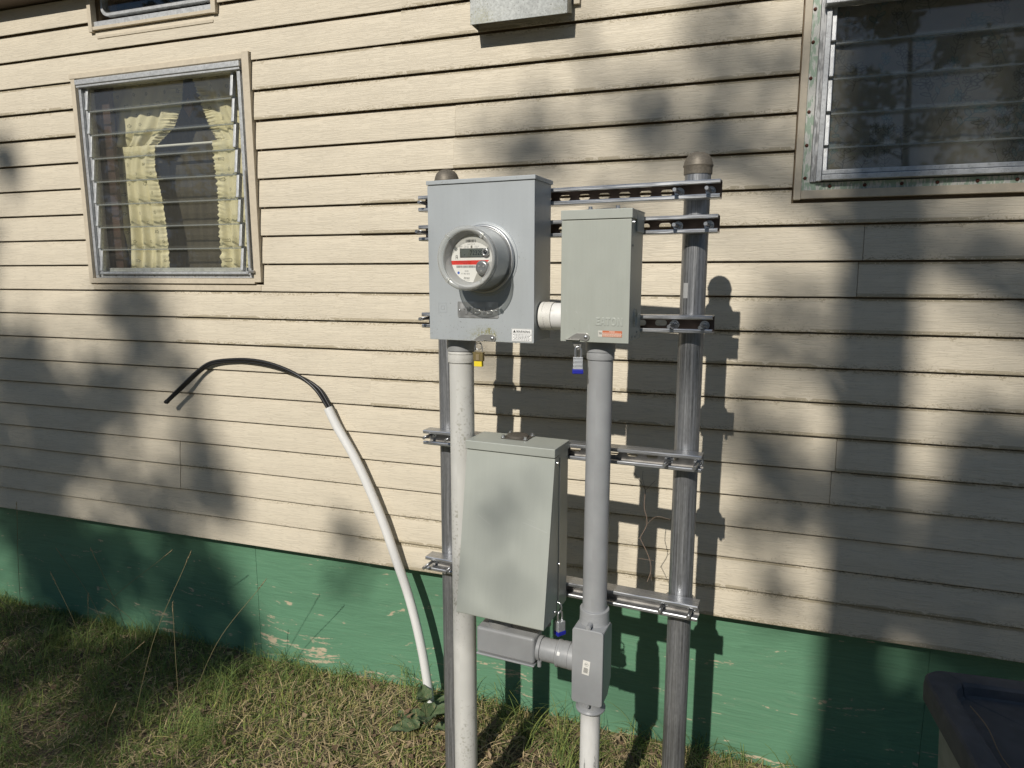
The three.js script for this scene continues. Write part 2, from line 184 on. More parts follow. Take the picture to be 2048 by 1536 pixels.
// ------------------------------------------------------------------ house: siding, skirting, windows, eave
const house = thing('mobile_home', 'beige vinyl sided home wall above a green plywood skirt', 'house', V3(-0.5, GROUND, -1.5));
const X0 = -4.4, X1 = 2.4;
const HOLES = [[-2.549, -1.70, 1.043, 1.853], [0.119, 1.34, 1.28, 2.06], [-2.43, -1.83, 2.0, 2.3]];
const siding = sub(house, 'siding');
const seams = { 0: [-1.332], 1: [-2.985, -2.162, 0.9], 2: [0.277], 3: [-1.256], 4: [-2.128, 1.1], 5: [0.305], 6: [-1.277], 7: [-0.919], 8: [1.6, -3.2], 9: [-1.1], 10: [-3.4, 0.6] };
const frontZ = t => mix(0.0136, 0.0030, t) + 0.0014 * Math.sin(Math.PI * t);
{
  const r = rng(5); const dirtOf = (k, x) => { const c = k <= 1 ? 2 : k <= 8 ? 1.2 : k >= 14 ? 1.4 : 1.3; const s = x > -0.6 ? 1.1 : x > -1.4 ? 0.7 : -0.6; return clamp(Math.round(c + s - 0.6 + 0.5 * (r() - 0.5)), 0, 3); };
  for (let k = 0; k < 21; k++) {
    const pair = k >> 1, off = (k & 1 ? 0.004 : -0.004); const cuts = [X0, ...(seams[pair] || []).map(s => s + off).sort((a, b) => a - b), X1];
    for (let i = 0; i < cuts.length - 1; i++) {
      let pieces = [[cuts[i], cuts[i + 1], k * E, (k + 1) * E]];
      for (const [hx0, hx1, hy0, hy1] of HOLES) { const out = []; for (const [a, b, ya, yb] of pieces) { if (b <= hx0 || a >= hx1 || yb <= hy0 || ya >= hy1) { out.push([a, b, ya, yb]); continue; }
        if (a < hx0 - 0.004) out.push([a, hx0 - 0.004, ya, yb]); if (b > hx1 + 0.004) out.push([hx1 + 0.004, b, ya, yb]); const c = Math.max(a, hx0 - 0.004), d = Math.min(b, hx1 + 0.004); if (ya < hy0 - 0.01) out.push([c, d, ya, hy0 - 0.003]); if (yb > hy1 + 0.01) out.push([c, d, hy1 + 0.003, yb]); } pieces = out; }
      const mt = sidingMats[dirtOf(k, (cuts[i] + cuts[i + 1]) / 2)], uo = r(), dz = (i & 1) * 0.0022 + 0.0005 * (r() - 0.5);
      for (const [a, b, ya, yb] of pieces) {
        if (b - a < 0.01) continue; const ta = (ya - k * E) / E, tb = (yb - k * E) / E, poly = [], tt = tb > 0.995 ? tb - 0.05 : tb; for (let q = 0; q <= 5; q++) { const t = mix(tt, ta + 0.02, q / 5); poly.push([frontZ(t) + dz, (k + t) * E]); }
        if (ta < 0.01) poly.push([frontZ(ta) + dz - 0.0008, ya], [frontZ(ta) + dz - 0.0022, ya], [frontZ(ta) + dz - 0.0022, ya + 0.011], [-0.0135, ya + 0.013], [-0.0135, (k + tt) * E]); else poly.push([frontZ(ta) + dz, ya], [-0.0135, ya], [-0.0135, (k + tt) * E]);
        const g = prism(poly, a === cuts[i] ? a + 0.0006 : a, b === cuts[i + 1] ? b - 0.0006 : b), P = g.attributes.position, U = g.attributes.uv; for (let q = 0; q < P.count; q++) U.setXY(q, P.getX(q) / 1.6 + uo, (P.getY(q) - k * E) / E);
        part(siding, 'siding_plank', g, mt);
      }
    }
  }
}
// wall core behind the planks, with the window openings left free
{
  const core = sub(house, 'wall'); const y0 = 0.004, y1 = 2.5; const bk = (a, b, c, d) => part(core, 'wall_core', box(a, b, c, d, -0.10, -0.015, 0), sheathMat);
  bk(X0, -2.53, y0, y1); bk(-2.53, -1.72, y0, 1.06); bk(-2.53, -1.72, 1.84, 2.02); bk(-1.72, 0.14, y0, 2.02); bk(0.14, 1.32, y0, 1.30); bk(1.32, X1, y0, y1); bk(-2.53, -2.41, 2.02, y1); bk(-1.85, 0.14, 2.02, y1); bk(0.14, 1.32, 2.04, y1); bk(-2.41, -1.85, 2.14, y1);
  const inner = std({ color: [0.33, 0.26, 0.18], roughness: 0.85 }), room = sub(house, 'room');
  part(room, 'room_wall', box(X0, X1, 0, 2.45, -2.6, -2.5, 0), inner); part(room, 'room_wall', box(X0 - 0.1, X0, -0.02, 2.5, -2.6, -0.004, 0), inner); part(room, 'room_wall', box(X1, X1 + 0.1, -0.02, 2.5, -2.6, -0.004, 0), inner); part(room, 'room_wall', box(-1.2, -1.12, 0, 2.45, -2.5, -0.101, 0), inner);
  part(room, 'room_floor', box(X0, X1, -0.1, -0.021, -2.6, -0.165, 0), inner); part(room, 'room_ceiling', box(X0, X1, 2.451, 2.55, -2.6, -0.005, 0), inner);
  const ev = std({ color: [0.13, 0.10, 0.08], roughness: 0.8 }); part(house, 'eave', box(X0 - 0.2, X1 + 0.2, 2.134, 2.27, 0.004, 0.086, 0.004), ev);
  const sh = [[-4.4, 0.086], [-4.4, 0]]; part(house, 'roof', prism([[0.13, 2.272], [0.13, 2.30], [-2.9, 3.0], [-2.9, 2.97]], X0 - 0.25, X1 + 0.25), std({ color: [0.06, 0.055, 0.05], roughness: 0.9 }));
}
// skirting panels, eight feet long
{
  const sk = sub(house, 'skirting'); const cuts = [-4.3, -1.868, 0.589, 2.5];
  for (let i = 0; i < 3; i++) { const a = cuts[i] + 0.0005, b = cuts[i + 1] - 0.0005, g = box(a, b, -0.63, 0.002, -0.069, -0.055 - (i === 2 ? 0.003 : 0), 0.0015), P = g.attributes.position, U = g.attributes.uv; for (let q = 0; q < P.count; q++) U.setXY(q, (P.getX(q) - a) / 2.44, (P.getY(q) + 0.63) / 0.63); part(sk, 'skirting_panel', g, skirtMats[i]); }
  part(sk, 'skirting_frame', box(X0, X1, -0.62, 0.0, -0.16, -0.075, 0), sheathMat);
}
// louvred windows
function louvre(win, xa, xb, ys, edge) {                  // ys: boundaries from the top down; every glass slat leans out at its foot
  for (let i = 0; i < ys.length - 1; i++) { const yt = ys[i] + 0.008, yb = ys[i + 1] - 0.003, h = yt - yb, tilt = 0.14, cy = (yt + yb) / 2; const place = g => { g.rotateX(-tilt); return at(g, 0, cy, 0.006); };
    part(win, 'pane', place(at(new THREE.BoxGeometry(xb - xa, h, 0.0045), (xa + xb) / 2, 0, 0)), glass);
    part(win, 'pane_edge', place(at(new THREE.BoxGeometry(xb - xa, 0.0045, 0.0062), (xa + xb) / 2, -h / 2 - 0.0023, 0)), glassEdge);
    for (const x of edge) part(win, 'slat_clip', place(uvm(at(new RoundedBoxGeometry(0.012, h * 0.93, 0.019, 2, 0.002), x, -0.001, 0.001))), alu);
  }
}
{ // left window
  const w = sub(house, 'window'); const [a, b, c, d] = HOLES[0];
  part(w, 'window_trim', box(a, a + 0.021, c + 0.0, d - 0.02, -0.003, 0.021), trimMat); part(w, 'window_trim', box(b - 0.03, b, c + 0.006, d + 0.004, -0.003, 0.0235), trimMat);
  part(w, 'window_trim', box(a + 0.0212, b - 0.0302, c, c + 0.02, -0.003, 0.0215), trimMat); part(w, 'window_trim', box(a - 0.006, b - 0.0302, d - 0.019, d, -0.003, 0.0225), trimMat);
  part(w, 'window_trim', box(a + 0.012, b - 0.008, c - 0.026, c - 0.006, 0.002, 0.0155), trimMat);
  part(w, 'window_frame', M([box(a + 0.022, a + 0.061, c + 0.021, d - 0.02, -0.03, 0.008), box(b - 0.062, b - 0.031, c + 0.021, d - 0.02, -0.03, 0.008), box(a + 0.061, b - 0.062, c + 0.021, c + 0.046, -0.03, 0.0075), box(a + 0.061, b - 0.062, d - 0.05, d - 0.02, -0.03, 0.0075)]), alu);
  part(w, 'window_header', M([box(a + 0.034, b - 0.034, 1.806, 1.826, 0.0082, 0.034, 0.003), box(a + 0.036, b - 0.036, 1.797, 1.8055, 0.009, 0.030, 0.002)]), alu);
  part(w, 'window_rail', box(a + 0.038, a + 0.05, 1.075, 1.796, 0.0083, 0.021), alu); part(w, 'window_rail', box(b - 0.054, b - 0.04, 1.075, 1.796, 0.0083, 0.023), alu);
  part(w, 'window_sill', M([box(a + 0.06, b - 0.06, 1.078, 1.088, 0.0078, 0.02, 0.002), box(a + 0.065, b - 0.065, 1.089, 1.104, -0.028, -0.012, 0.002)]), alu);
  part(w, 'latch', M([box(b - 0.045, b - 0.022, 1.083, 1.093, 0.0235, 0.034, 0.002), cyl(V3(b - 0.037, 1.1, 0.029), V3(b - 0.037, 1.45, 0.029), 0.0028, 0.0028, 8)]), steel);
  louvre(w, -2.474, -1.79, [1.799, 1.712, 1.623, 1.534, 1.445, 1.357, 1.268, 1.18, 1.091], [-2.48, -1.785]);
  const wood = std({ map: tex(128, 256, (u, v) => { const t = 0.6 + 0.8 * gr1(v, u); return [0.05 * t, 0.027 * t, 0.02 * t]; }), roughness: 0.6 });
  part(w, 'jamb', box(-2.53, -2.513, 1.06, 1.84, -0.21, -0.031), wood); part(w, 'jamb', box(-1.737, -1.72, 1.06, 1.84, -0.21, -0.031), wood); part(w, 'jamb', box(-2.513, -1.737, 1.06, 1.076, -0.21, -0.031), wood); part(w, 'jamb', box(-2.50, -2.43, 1.077, 1.84, -0.06, -0.042), wood);
  const rs = rng(9); for (let i = 0; i < 7; i++) { part(w, 'screw', at(new THREE.SphereGeometry(0.0035, 8, 6), -2.516, 1.12 + i * 0.105, 0.0085), steel); part(w, 'screw', at(new THREE.SphereGeometry(0.003, 8, 6), -2.42 + i * 0.1, 1.072, 0.008), steel); }
}
{ // right window
  const w = sub(house, 'window'); const [a, b, c, d] = HOLES[1];
  part(w, 'window_trim', box(a, a + 0.019, c + 0.006, d, -0.003, 0.022), trimMat); part(w, 'window_trim', box(a + 0.0194, b, c + 0.008, c + 0.031, -0.003, 0.0205), trimMat); part(w, 'window_trim', box(b - 0.02, b + 0.0, c + 0.032, d, -0.003, 0.0222), trimMat); part(w, 'window_trim', box(a - 0.002, b + 0.002, d + 0.0002, d + 0.02, -0.003, 0.0225), trimMat);
  part(w, 'painted_surround', M([box(0.1385, 0.160, 1.3115, 2.06, -0.03, 0.0105), box(0.16, 1.32, 1.3115, 1.332, -0.03, 0.010)]), flake, 'weathered white and pale green flaking strip around the window');
  part(w, 'window_frame', box(0.1605, 0.187, 1.333, 2.05, -0.03, 0.0175), weathered); part(w, 'window_frame', box(1.27, 1.3, 1.333, 2.05, -0.03, 0.017), weathered);
  part(w, 'window_rail', box(0.174, 0.1875, 1.334, 1.776, 0.0177, 0.026), alu);
  part(w, 'window_header', box(0.168, 1.295, 1.785, 1.812, 0.0085, 0.046, 0.003), alu);
  part(w, 'window_sill', M([box(0.188, 1.27, 1.335, 1.350, -0.02, 0.034, 0.002), box(0.1885, 1.27, 1.352, 1.364, -0.02, 0.024, 0.002)]), alu);
  part(w, 'window_frame', box(0.18, 1.28, 1.813, 1.85, -0.03, 0.02), alu);
  part(w, 'pane', box(0.19, 1.27, 1.85, 2.04, -0.004, 0.0, 0), glass);
  louvre(w, 0.202, 1.262, [1.783, 1.697, 1.606, 1.516, 1.427, 1.36], [0.195, 1.267]);
  for (const [x, y] of [[0.212, 1.321], [0.3, 1.321], [0.39, 1.321], [0.474, 1.321], [0.566, 1.321], [0.654, 1.321], [0.145, 1.787], [0.145, 1.703], [0.145, 1.61], [0.146, 1.522], [0.146, 1.433], [0.147, 1.345]]) part(w, 'screw', at(new THREE.SphereGeometry(0.0048, 10, 8), x, y, 0.0105), rust, 'rusty screw head');
}
{ // low window under the eave
  const w = sub(house, 'window'); const [a, b, c] = HOLES[2];
  part(w, 'window_trim', box(a, a + 0.018, c - 0.006, 2.133, -0.003, 0.022), trimMat); part(w, 'window_trim', box(b - 0.02, b, c - 0.002, 2.133, -0.003, 0.0225), trimMat); part(w, 'window_trim', box(a + 0.0182, b - 0.0202, c, c + 0.012, -0.003, 0.0205), trimMat);
  part(w, 'window_trim', box(a + 0.03, b - 0.02, c - 0.03, c - 0.02, 0.004, 0.014), trimMat);
  part(w, 'window_sill', prism([[-0.02, 2.013], [0.012, 2.013], [0.012, 2.032], [-0.02, 2.044]], a + 0.0185, b - 0.0205), alu);
  const s = rrect(a + 0.05, b - 0.022, 2.05, 2.132, 0.03); s.holes.push(rrect(a + 0.06, b - 0.03, 2.06, 2.125, 0.024)); part(w, 'window_frame', extr(s, -0.02, 0.004), alu); part(w, 'pane', box(a + 0.055, b - 0.026, 2.054, 2.13, -0.012, -0.009, 0), glass);
}

// curtains behind the louvres
const curtainTex = tex(256, 256, (u, v) => { let m = 0; for (const [a, b] of [[0.25, 0.25], [0.75, 0.75]]) { const dx = u - a, dy = v - b, r = Math.hypot(dx, dy), th = Math.atan2(dy, dx); const q = 0.062 * (1 + 0.3 * Math.cos(5 * th)); m = Math.max(m, sstep(0.028, 0.012, Math.abs(r - q))); } const t = 0.95 + 0.1 * nF(u, v); return [mix(0.88 * t, 0.25, m * 0.8), mix(0.82 * t, 0.23, m * 0.8), mix(0.57 * t, 0.13, m * 0.8)]; });
curtainTex.repeat.set(13, 13);
const curtainMat = phys({ map: curtainTex, transmission: 0.25, thickness: 0, roughness: 1 });
function sheet(outer, inner, nu, nv, z, pleat, freq, ruffle, seed) {   // cloth between two edges; the inner edge is ruffled
  const ev = (l, t) => { const n = l.length - 1, f = clamp(t) * n, i = Math.min(n - 1, Math.floor(f)), s = f - i; return [mix(l[i][0], l[i + 1][0], s), mix(l[i][1], l[i + 1][1], s)]; }; const r = rng(seed), ph = r() * 6, pos = [], uv = [], idx = [];
  for (let j = 0; j <= nv; j++) for (let i = 0; i <= nu; i++) { const u = i / nu, v = j / nv, a = ev(outer, v), b = ev(inner, v), e = sstep(0.72, 1, u); const rf = ruffle * e * (Math.sin(v * 170 + 2.5 * Math.sin(v * 23 + ph)) + 0.5 * Math.sin(v * 90 + ph)); const x = mix(a[0], b[0], u) + rf * 0.4 * Math.sign(b[0] - a[0]), y = mix(a[1], b[1], u); pos.push(x, y, z + pleat * (Math.sin(u * freq + ph + 1.3 * Math.sin(v * 4 + ph)) * (0.55 + 0.45 * Math.sin(v * 5 + u * 3 + ph)) + 0.35 * Math.sin(u * freq * 2.3 + v * 6 + ph) * (0.3 + v)) * (1 - 0.6 * e) + rf); uv.push(x + 0.01 * Math.sin(u * freq), y); }
  for (let j = 0; j < nv; j++) for (let i = 0; i < nu; i++) { const p = j * (nu + 1) + i; idx.push(p, p + 1, p + nu + 1, p + 1, p + nu + 2, p + nu + 1); }
  const g = new THREE.BufferGeometry(); g.setAttribute('position', new THREE.Float32BufferAttribute(pos, 3)); g.setAttribute('uv', new THREE.Float32BufferAttribute(uv, 2)); g.setIndex(idx); g.computeVertexNormals(); return g;
}
{
  const defs = [
    ['upper yellow curtain swept aside, hanging left of the dark window gap', [[-2.46, 1.835], [-2.465, 1.76], [-2.466, 1.665], [-2.46, 1.592]], [[-2.105, 1.835], [-2.125, 1.736], [-2.175, 1.655], [-2.262, 1.592]], 16, -0.10],
    ['lower yellow curtain with ruffled edge hanging below the rod beside brown wood jamb', [[-2.472, 1.59], [-2.476, 1.5], [-2.47, 1.4], [-2.458, 1.3], [-2.45, 1.2], [-2.455, 1.08]], [[-2.262, 1.59], [-2.276, 1.5], [-2.255, 1.4], [-2.238, 1.3], [-2.231, 1.2], [-2.236, 1.08]], 22, -0.088],
    ['upper yellow curtain swept aside next to the window crank rail', [[-1.76, 1.835], [-1.76, 1.76], [-1.76, 1.665], [-1.76, 1.592]], [[-2.065, 1.835], [-2.024, 1.722], [-1.997, 1.649], [-1.965, 1.592]], 16, -0.10],
    ['lower yellow curtain with ruffled edge hanging below the rod next to the crank rail', [[-1.755, 1.59], [-1.755, 1.4], [-1.755, 1.2], [-1.755, 1.08]], [[-1.98, 1.59], [-1.973, 1.43], [-1.976, 1.3], [-1.972, 1.08]], 22, -0.088]];
  let i = 0; for (const [lab, o, n, f, z] of defs) { const t = thing('curtain', lab, 'curtain', V3(n[0][0], n[n.length - 1][1], z)); part(t, 'cloth', sheet(o, n, 44, 90, z, 0.014, f, 0.0038, 60 + i++), curtainMat); }
  const rod = thing('curtain_rod', 'thin white curtain rod crossing the yellow curtained window', 'curtain rod', V3(-2.1, 1.586, -0.1)); part(rod, 'rod', cyl(V3(-2.513, 1.586, -0.102), V3(-1.737, 1.586, -0.102), 0.005, 0.005, 12), std({ color: [0.7, 0.7, 0.68], roughness: 0.35 }));
  const scr = thing('insect_screen', 'dark dusty insect screen behind the yellow curtains', 'screen', V3(-2.125, 1.077, -0.18)); const mesh = noise2(120, 60, 71);
  part(scr, 'mesh', box(-2.512, -1.738, 1.079, 1.838, -0.182, -0.18, 0), std({ map: tex(512, 512, (u, v) => { const k = 0.7 + 0.6 * mesh(u, v * 0.15) + 0.4 * nG(u, v); return [0.05 * k, 0.044 * k, 0.032 * k]; }), roughness: 0.95 }));
  const dia = thing('diamond_ornament', 'small wooden diamond ornament hanging between the yellow curtains', 'ornament', V3(-2.13, 1.75, -0.165)); const s = new THREE.Shape([[0, 0.038], [0.026, 0], [0, -0.038], [-0.026, 0]].map(p => new THREE.Vector2(...p)));
  part(dia, 'plaque', at(extr(s, 0, 0.006, 0.001), -2.155, 1.742, -0.172), std({ color: [0.28, 0.17, 0.08], roughness: 0.6 }));
  // floral curtain in the other window
  const fl = canvasTex(1024, 512, (c, w, h) => { const r = rng(77); c.fillStyle = '#858178'; c.fillRect(0, 0, w, h); for (let i = 0; i < 3000; i++) { c.fillStyle = `rgba(${90 + r() * 80 | 0},${90 + r() * 75 | 0},${88 + r() * 70 | 0},0.12)`; c.fillRect(r() * w, r() * h, 3 + r() * 14, 1 + r() * 3); }
    c.lineWidth = 1.3; for (let i = 0; i < 120; i++) { let x = r() * w, y = r() * h; const blue = r() < 0.4; c.strokeStyle = blue ? 'rgba(60,88,95,0.6)' : 'rgba(60,60,54,0.6)'; c.fillStyle = blue ? 'rgba(105,135,138,0.35)' : 'rgba(125,124,116,0.3)'; const an = -1.57 + (r() - 0.5) * 1.6, L = 50 + r() * 70; c.beginPath(); c.moveTo(x, y); c.quadraticCurveTo(x + Math.cos(an) * L * 0.5 + 18 * (r() - 0.5), y + Math.sin(an) * L * 0.5, x + Math.cos(an) * L, y + Math.sin(an) * L); c.stroke();
      for (let k = 0; k < 5; k++) { const t = 0.25 + 0.18 * k, lx = x + Math.cos(an) * L * t, ly = y + Math.sin(an) * L * t, a2 = an + (k % 2 ? 0.9 : -0.9); c.beginPath(); c.ellipse(lx + Math.cos(a2) * 10, ly + Math.sin(a2) * 10, 11, 4.5, a2, 0, 6.3); c.fill(); c.stroke(); }
      const fx = x + Math.cos(an) * L, fy = y + Math.sin(an) * L; for (let k = 0; k < 6; k++) { const a3 = k * 1.047; c.beginPath(); c.ellipse(fx + Math.cos(a3) * 8, fy + Math.sin(a3) * 8, 8, 4, a3, 0, 6.3); c.fill(); c.stroke(); } } });
  fl.wrapS = fl.wrapT = THREE.RepeatWrapping; const t = thing('curtain', 'grey floral patterned curtain behind the louvred window beside the flaking frame', 'curtain', V3(0.73, 1.34, -0.07));
  const g = sheet([[0.2, 1.84], [0.2, 1.34]], [[1.27, 1.84], [1.27, 1.34]], 120, 8, -0.075, 0.006, 46, 0.0, 66); const U = g.attributes.uv; for (let q = 0; q < U.count; q++) U.setXY(q, (U.getX(q) - 0.2) / 1.07, (U.getY(q) - 1.34) / 0.5); part(t, 'cloth', g, std({ map: fl, roughness: 0.95 }));
}
// vent hood
{
  const v = thing('vent_hood', 'weathered galvanized sheet metal vent hood on the beige wall', 'vent', V3(-0.68, 1.83, 0.0)); const vm = std({ map: tex(512, 512, (u, q) => { const f = 0.5 * nX(u, q) + 0.5 * nF(u, q), l = sstep(0.6, 0.8, 0.55 * nC(u * 0.9 + 0.3, q * 0.9) + 0.45 * nG(u, q)); const t = mix(0.30, 0.5, f); const d = sstep(0.83, 0.9, nG(u, q)); return [mix(mix(t * 0.97, 0.3, l * 0.5), 0.08, d * 0.7), mix(mix(t * 1.0, 0.29, l * 0.5), 0.08, d * 0.7), mix(mix(t * 0.96, 0.17, l * 0.5), 0.07, d * 0.7)]; }), roughness: 0.6, metalness: 0.35 }); vm.map.repeat.set(2.4, 2.4);
  part(v, 'front', box(-0.832, -0.528, 1.83, 2.1, 0.078, 0.080, 0.0008), vm); part(v, 'side', box(-0.832, -0.830, 1.833, 2.1, 0.016, 0.0778, 0), vm); part(v, 'side', prism([[0.016, 1.85], [0.0778, 1.833], [0.0778, 2.1], [0.016, 2.1]], -0.530, -0.528), vm); part(v, 'top', box(-0.832, -0.528, 2.1002, 2.102, 0.016, 0.08, 0), vm);
  part(v, 'flap', box(-0.82, -0.54, 1.86, 2.09, 0.0165, 0.02, 0), vm); part(v, 'trim', box(-0.523, -0.504, 1.872, 2.12, 0.0145, 0.026), trimMat);
}

// ------------------------------------------------------------------ rack: posts and strut channels (coordinates in the rack's own frame)
const PX = [-0.345, 0.329], PZ = -0.0722, PR = 0.03015;
PX.forEach((x, i) => {
  const o = rackThing('steel_post', i ? 'round galvanized steel post with domed cap, standing clear of the boxes' : 'round galvanized steel post with domed cap behind the meter box and pale conduit', 'post', V3(x, -0.62, PZ), 'pipe posts of the meter rack');
  part(o, 'pipe', cyl(V3(x, -0.62, PZ), V3(x, 1.326, PZ), PR, PR, 48), pipeMat);
  part(o, 'cap', at(lathe([[0.0312, 0], [0.0328, 0.001], [0.0328, 0.017], [0.0348, 0.0185], [0.0348, 0.0215], [0.0335, 0.023], [0.0325, 0.029], [0.029, 0.0385], [0.0225, 0.046], [0.014, 0.0502], [0.0055, 0.0516], [0, 0.052]], 40), x, 1.31, PZ), capMat);
  if (i) part(o, 'sticker_residue', (() => { const g = new THREE.CylinderGeometry(PR + 0.0004, PR + 0.0004, 0.036, 10, 1, true, -0.68, 0.42); return at(g, x, 1.04, PZ); })(), std({ color: [0.36, 0.365, 0.36], roughness: 0.8 }));
});
const STRUT = [[1.2865, -0.394, 0.3896, 1.290], [1.209, -0.3945, 0.3880, 1.2134], [0.974, -0.390, 0.3865, 0.9838], [0.642, -0.3935, 0.3765, 0.6482], [0.2635, -0.3945, 0.383, 0.2652]];
function channelHalf(s) { const t = 0.0026, h = 0.0206; return [[-0.0413, h - t], [-0.0413, h], [-0.002, h], [0, h - 0.002], [0, h - 0.0075], [-0.0015, h - 0.0095], [-0.0075, h - 0.0095], [-0.0075, h - 0.0072], [-0.0026, h - 0.0072], [-0.0026, h - t]].map(([z, y]) => [z, s * y]); }
STRUT.forEach(([yl, xl, xr, yr], i) => {
  const y = (yl + yr) / 2 - 0.0206, ang = Math.atan2(yr - yl, xr - xl), xm = (xl + xr) / 2, T = g => { g.translate(-xm, -y, 0); g.rotateZ(ang); return g.translate(xm, y, 0); };
  const lab = ['slotted steel strut channel, topmost of the five', 'slotted steel strut channel just below the topmost one', 'slotted steel strut channel behind the lower edge of the upper boxes', 'slotted steel strut channel behind the top of the sloping box', 'slotted steel strut channel behind the bottom of the sloping box, lowest of the five'][i];
  const o = rackThing('strut_channel', lab, 'strut', V3(xm, y - 0.0206, -0.0413), 'strut channels of the meter rack');
  part(o, 'channel', T(M([prism(channelHalf(1).map(([z, q]) => [z, q + y]), xl, xr), prism(channelHalf(-1).reverse().map(([z, q]) => [z, q + y]), xl, xr)])), strutMat);
  const s = new THREE.Shape([[xl, y - 0.018], [xr, y - 0.018], [xr, y + 0.018], [xl, y + 0.018]].map(p => new THREE.Vector2(...p)));
  for (let x = xr - 0.075; x > xl + 0.04; x -= 0.0508) { if (Math.abs(x - PX[1]) < 0.02) continue; const h = rrect(x - 0.0143, x + 0.0143, y - 0.0071, y + 0.0071, 0.007); s.holes.push(new THREE.Path(h.getPoints(8))); }
  part(o, 'back_web', T(extr(s, -0.0412, -0.0388)), i < 3 ? webRustShade : webGalv, i < 3 ? 'brown rusted back of the channel, darkened in colour for its shade' : undefined);
  PX.forEach((px, j) => {
    const zt = 0.019 + 0.008 * ((i * 2 + j) % 3), ub = []; ub.push(V3(px - 0.0355, y, zt)); ub.push(V3(px - 0.0355, y, -0.03)); for (let a = 0; a <= 8; a++) { const th = Math.PI * a / 8; ub.push(V3(px - 0.0355 * Math.cos(th), y, PZ - 0.0355 * Math.sin(th))); } ub.push(V3(px + 0.0355, y, -0.03)); ub.push(V3(px + 0.0355, y, zt + 0.003));
    part(o, 'u_bolt', M([new THREE.TubeGeometry(new THREE.CatmullRomCurve3(ub, false, 'catmullrom', 0.05), 56, 0.0047, 8), cyl(ub[0].clone().setZ(zt - 0.0005), ub[0].clone().setZ(zt + 0.0006), 0.0047, 0.0042, 10), cyl(V3(px + 0.0355, y, zt + 0.0025), V3(px + 0.0355, y, zt + 0.0036), 0.0047, 0.0042, 10)]), zinc);
    for (const s2 of [-1, 1]) part(o, 'nut', M([cyl(V3(px + s2 * 0.0355, y, -0.0385), V3(px + s2 * 0.0355, y, -0.0375), 0.0115, 0.0115, 16), cyl(V3(px + s2 * 0.0355, y, -0.0374), V3(px + s2 * 0.0355, y, -0.029), 0.0085, 0.0085, 6)]), zinc);
  });
});

// ------------------------------------------------------------------ latch and padlocks shared by the boxes
function latchParts(o, x0, x1, y, z) {                     // hasp plate with a rivet at its right end and a bent tongue
  const s = new THREE.Shape(); s.moveTo(x0, y - 0.004); s.lineTo(x0 + 0.016, y + 0.006); s.lineTo(x0 + 0.024, y + 0.0105); s.lineTo(x1 - 0.009, y + 0.0105); s.absarc(x1 - 0.009, y + 0.0015, 0.009, Math.PI / 2, -Math.PI / 2, true); s.lineTo(x1 - 0.03, y - 0.004); s.lineTo(x0, y - 0.004);
  part(o, 'latch', M([extr(s, z + 0.001, z + 0.0026, 0.0004), box(x0 - 0.004, x0 + 0.03, y - 0.0062, y - 0.0044, z - 0.004, z + 0.009, 0.0006)]), steel);
  part(o, 'rivet', (() => { const g = lathe([[0, 0.003], [0.0025, 0.0028], [0.0042, 0.0012], [0.0045, 0]], 20); g.rotateX(Math.PI / 2); return at(g, x1 - 0.009, y + 0.0015, z + 0.0026); })(), zinc);
}
const lockSteel = std({ map: canvasTex(128, 128, (c) => { c.fillStyle = '#c3c6c8'; c.fillRect(0, 0, 128, 128); for (let i = 0; i < 11; i++) { c.fillStyle = i % 2 ? '#888c90' : '#dfe2e4'; c.fillRect(0, i * 12, 128, 2); } }), roughness: 0.35, metalness: 0.7 });
const lockBlue = std({ color: [0.012, 0.018, 0.30], roughness: 0.45 });
function padlock(x, yTop, z, turn, lab, sh, h) {             // laminated steel padlock with a blue bumper
  const o = rackThing('padlock', lab, 'padlock', V3(x, yTop, z), 'blue bottomed padlocks'); o.rotation.y = -PHI + turn; const w = 0.023, d = 0.0165, yb = yTop - sh;
  const sp = [V3(x - 0.0065, yb - 0.004, z), V3(x - 0.0065, yTop - 0.011, z), V3(x - 0.0048, yTop - 0.0055, z), V3(x, yTop - 0.003, z), V3(x + 0.0048, yTop - 0.0055, z), V3(x + 0.0065, yTop - 0.011, z), V3(x + 0.0065, yb - 0.004, z)]; part(o, 'shackle', tube(sp, 0.0027, 36, 10), zinc);
  const plates = []; for (let k = 0; k < 9; k++) plates.push(box(x - w / 2, x + w / 2, yb - (k + 1) * h / 9, yb - k * h / 9 - 0.0005, z - d / 2, z + d / 2, 0.001)); part(o, 'body', M(plates), lockSteel);
  part(o, 'bumper', box(x - w / 2 - 0.0015, x + w / 2 + 0.0015, yb - h - 0.0105, yb - h, z - d / 2 - 0.0015, z + d / 2 + 0.0015, 0.0016), lockBlue);
  return o;
}

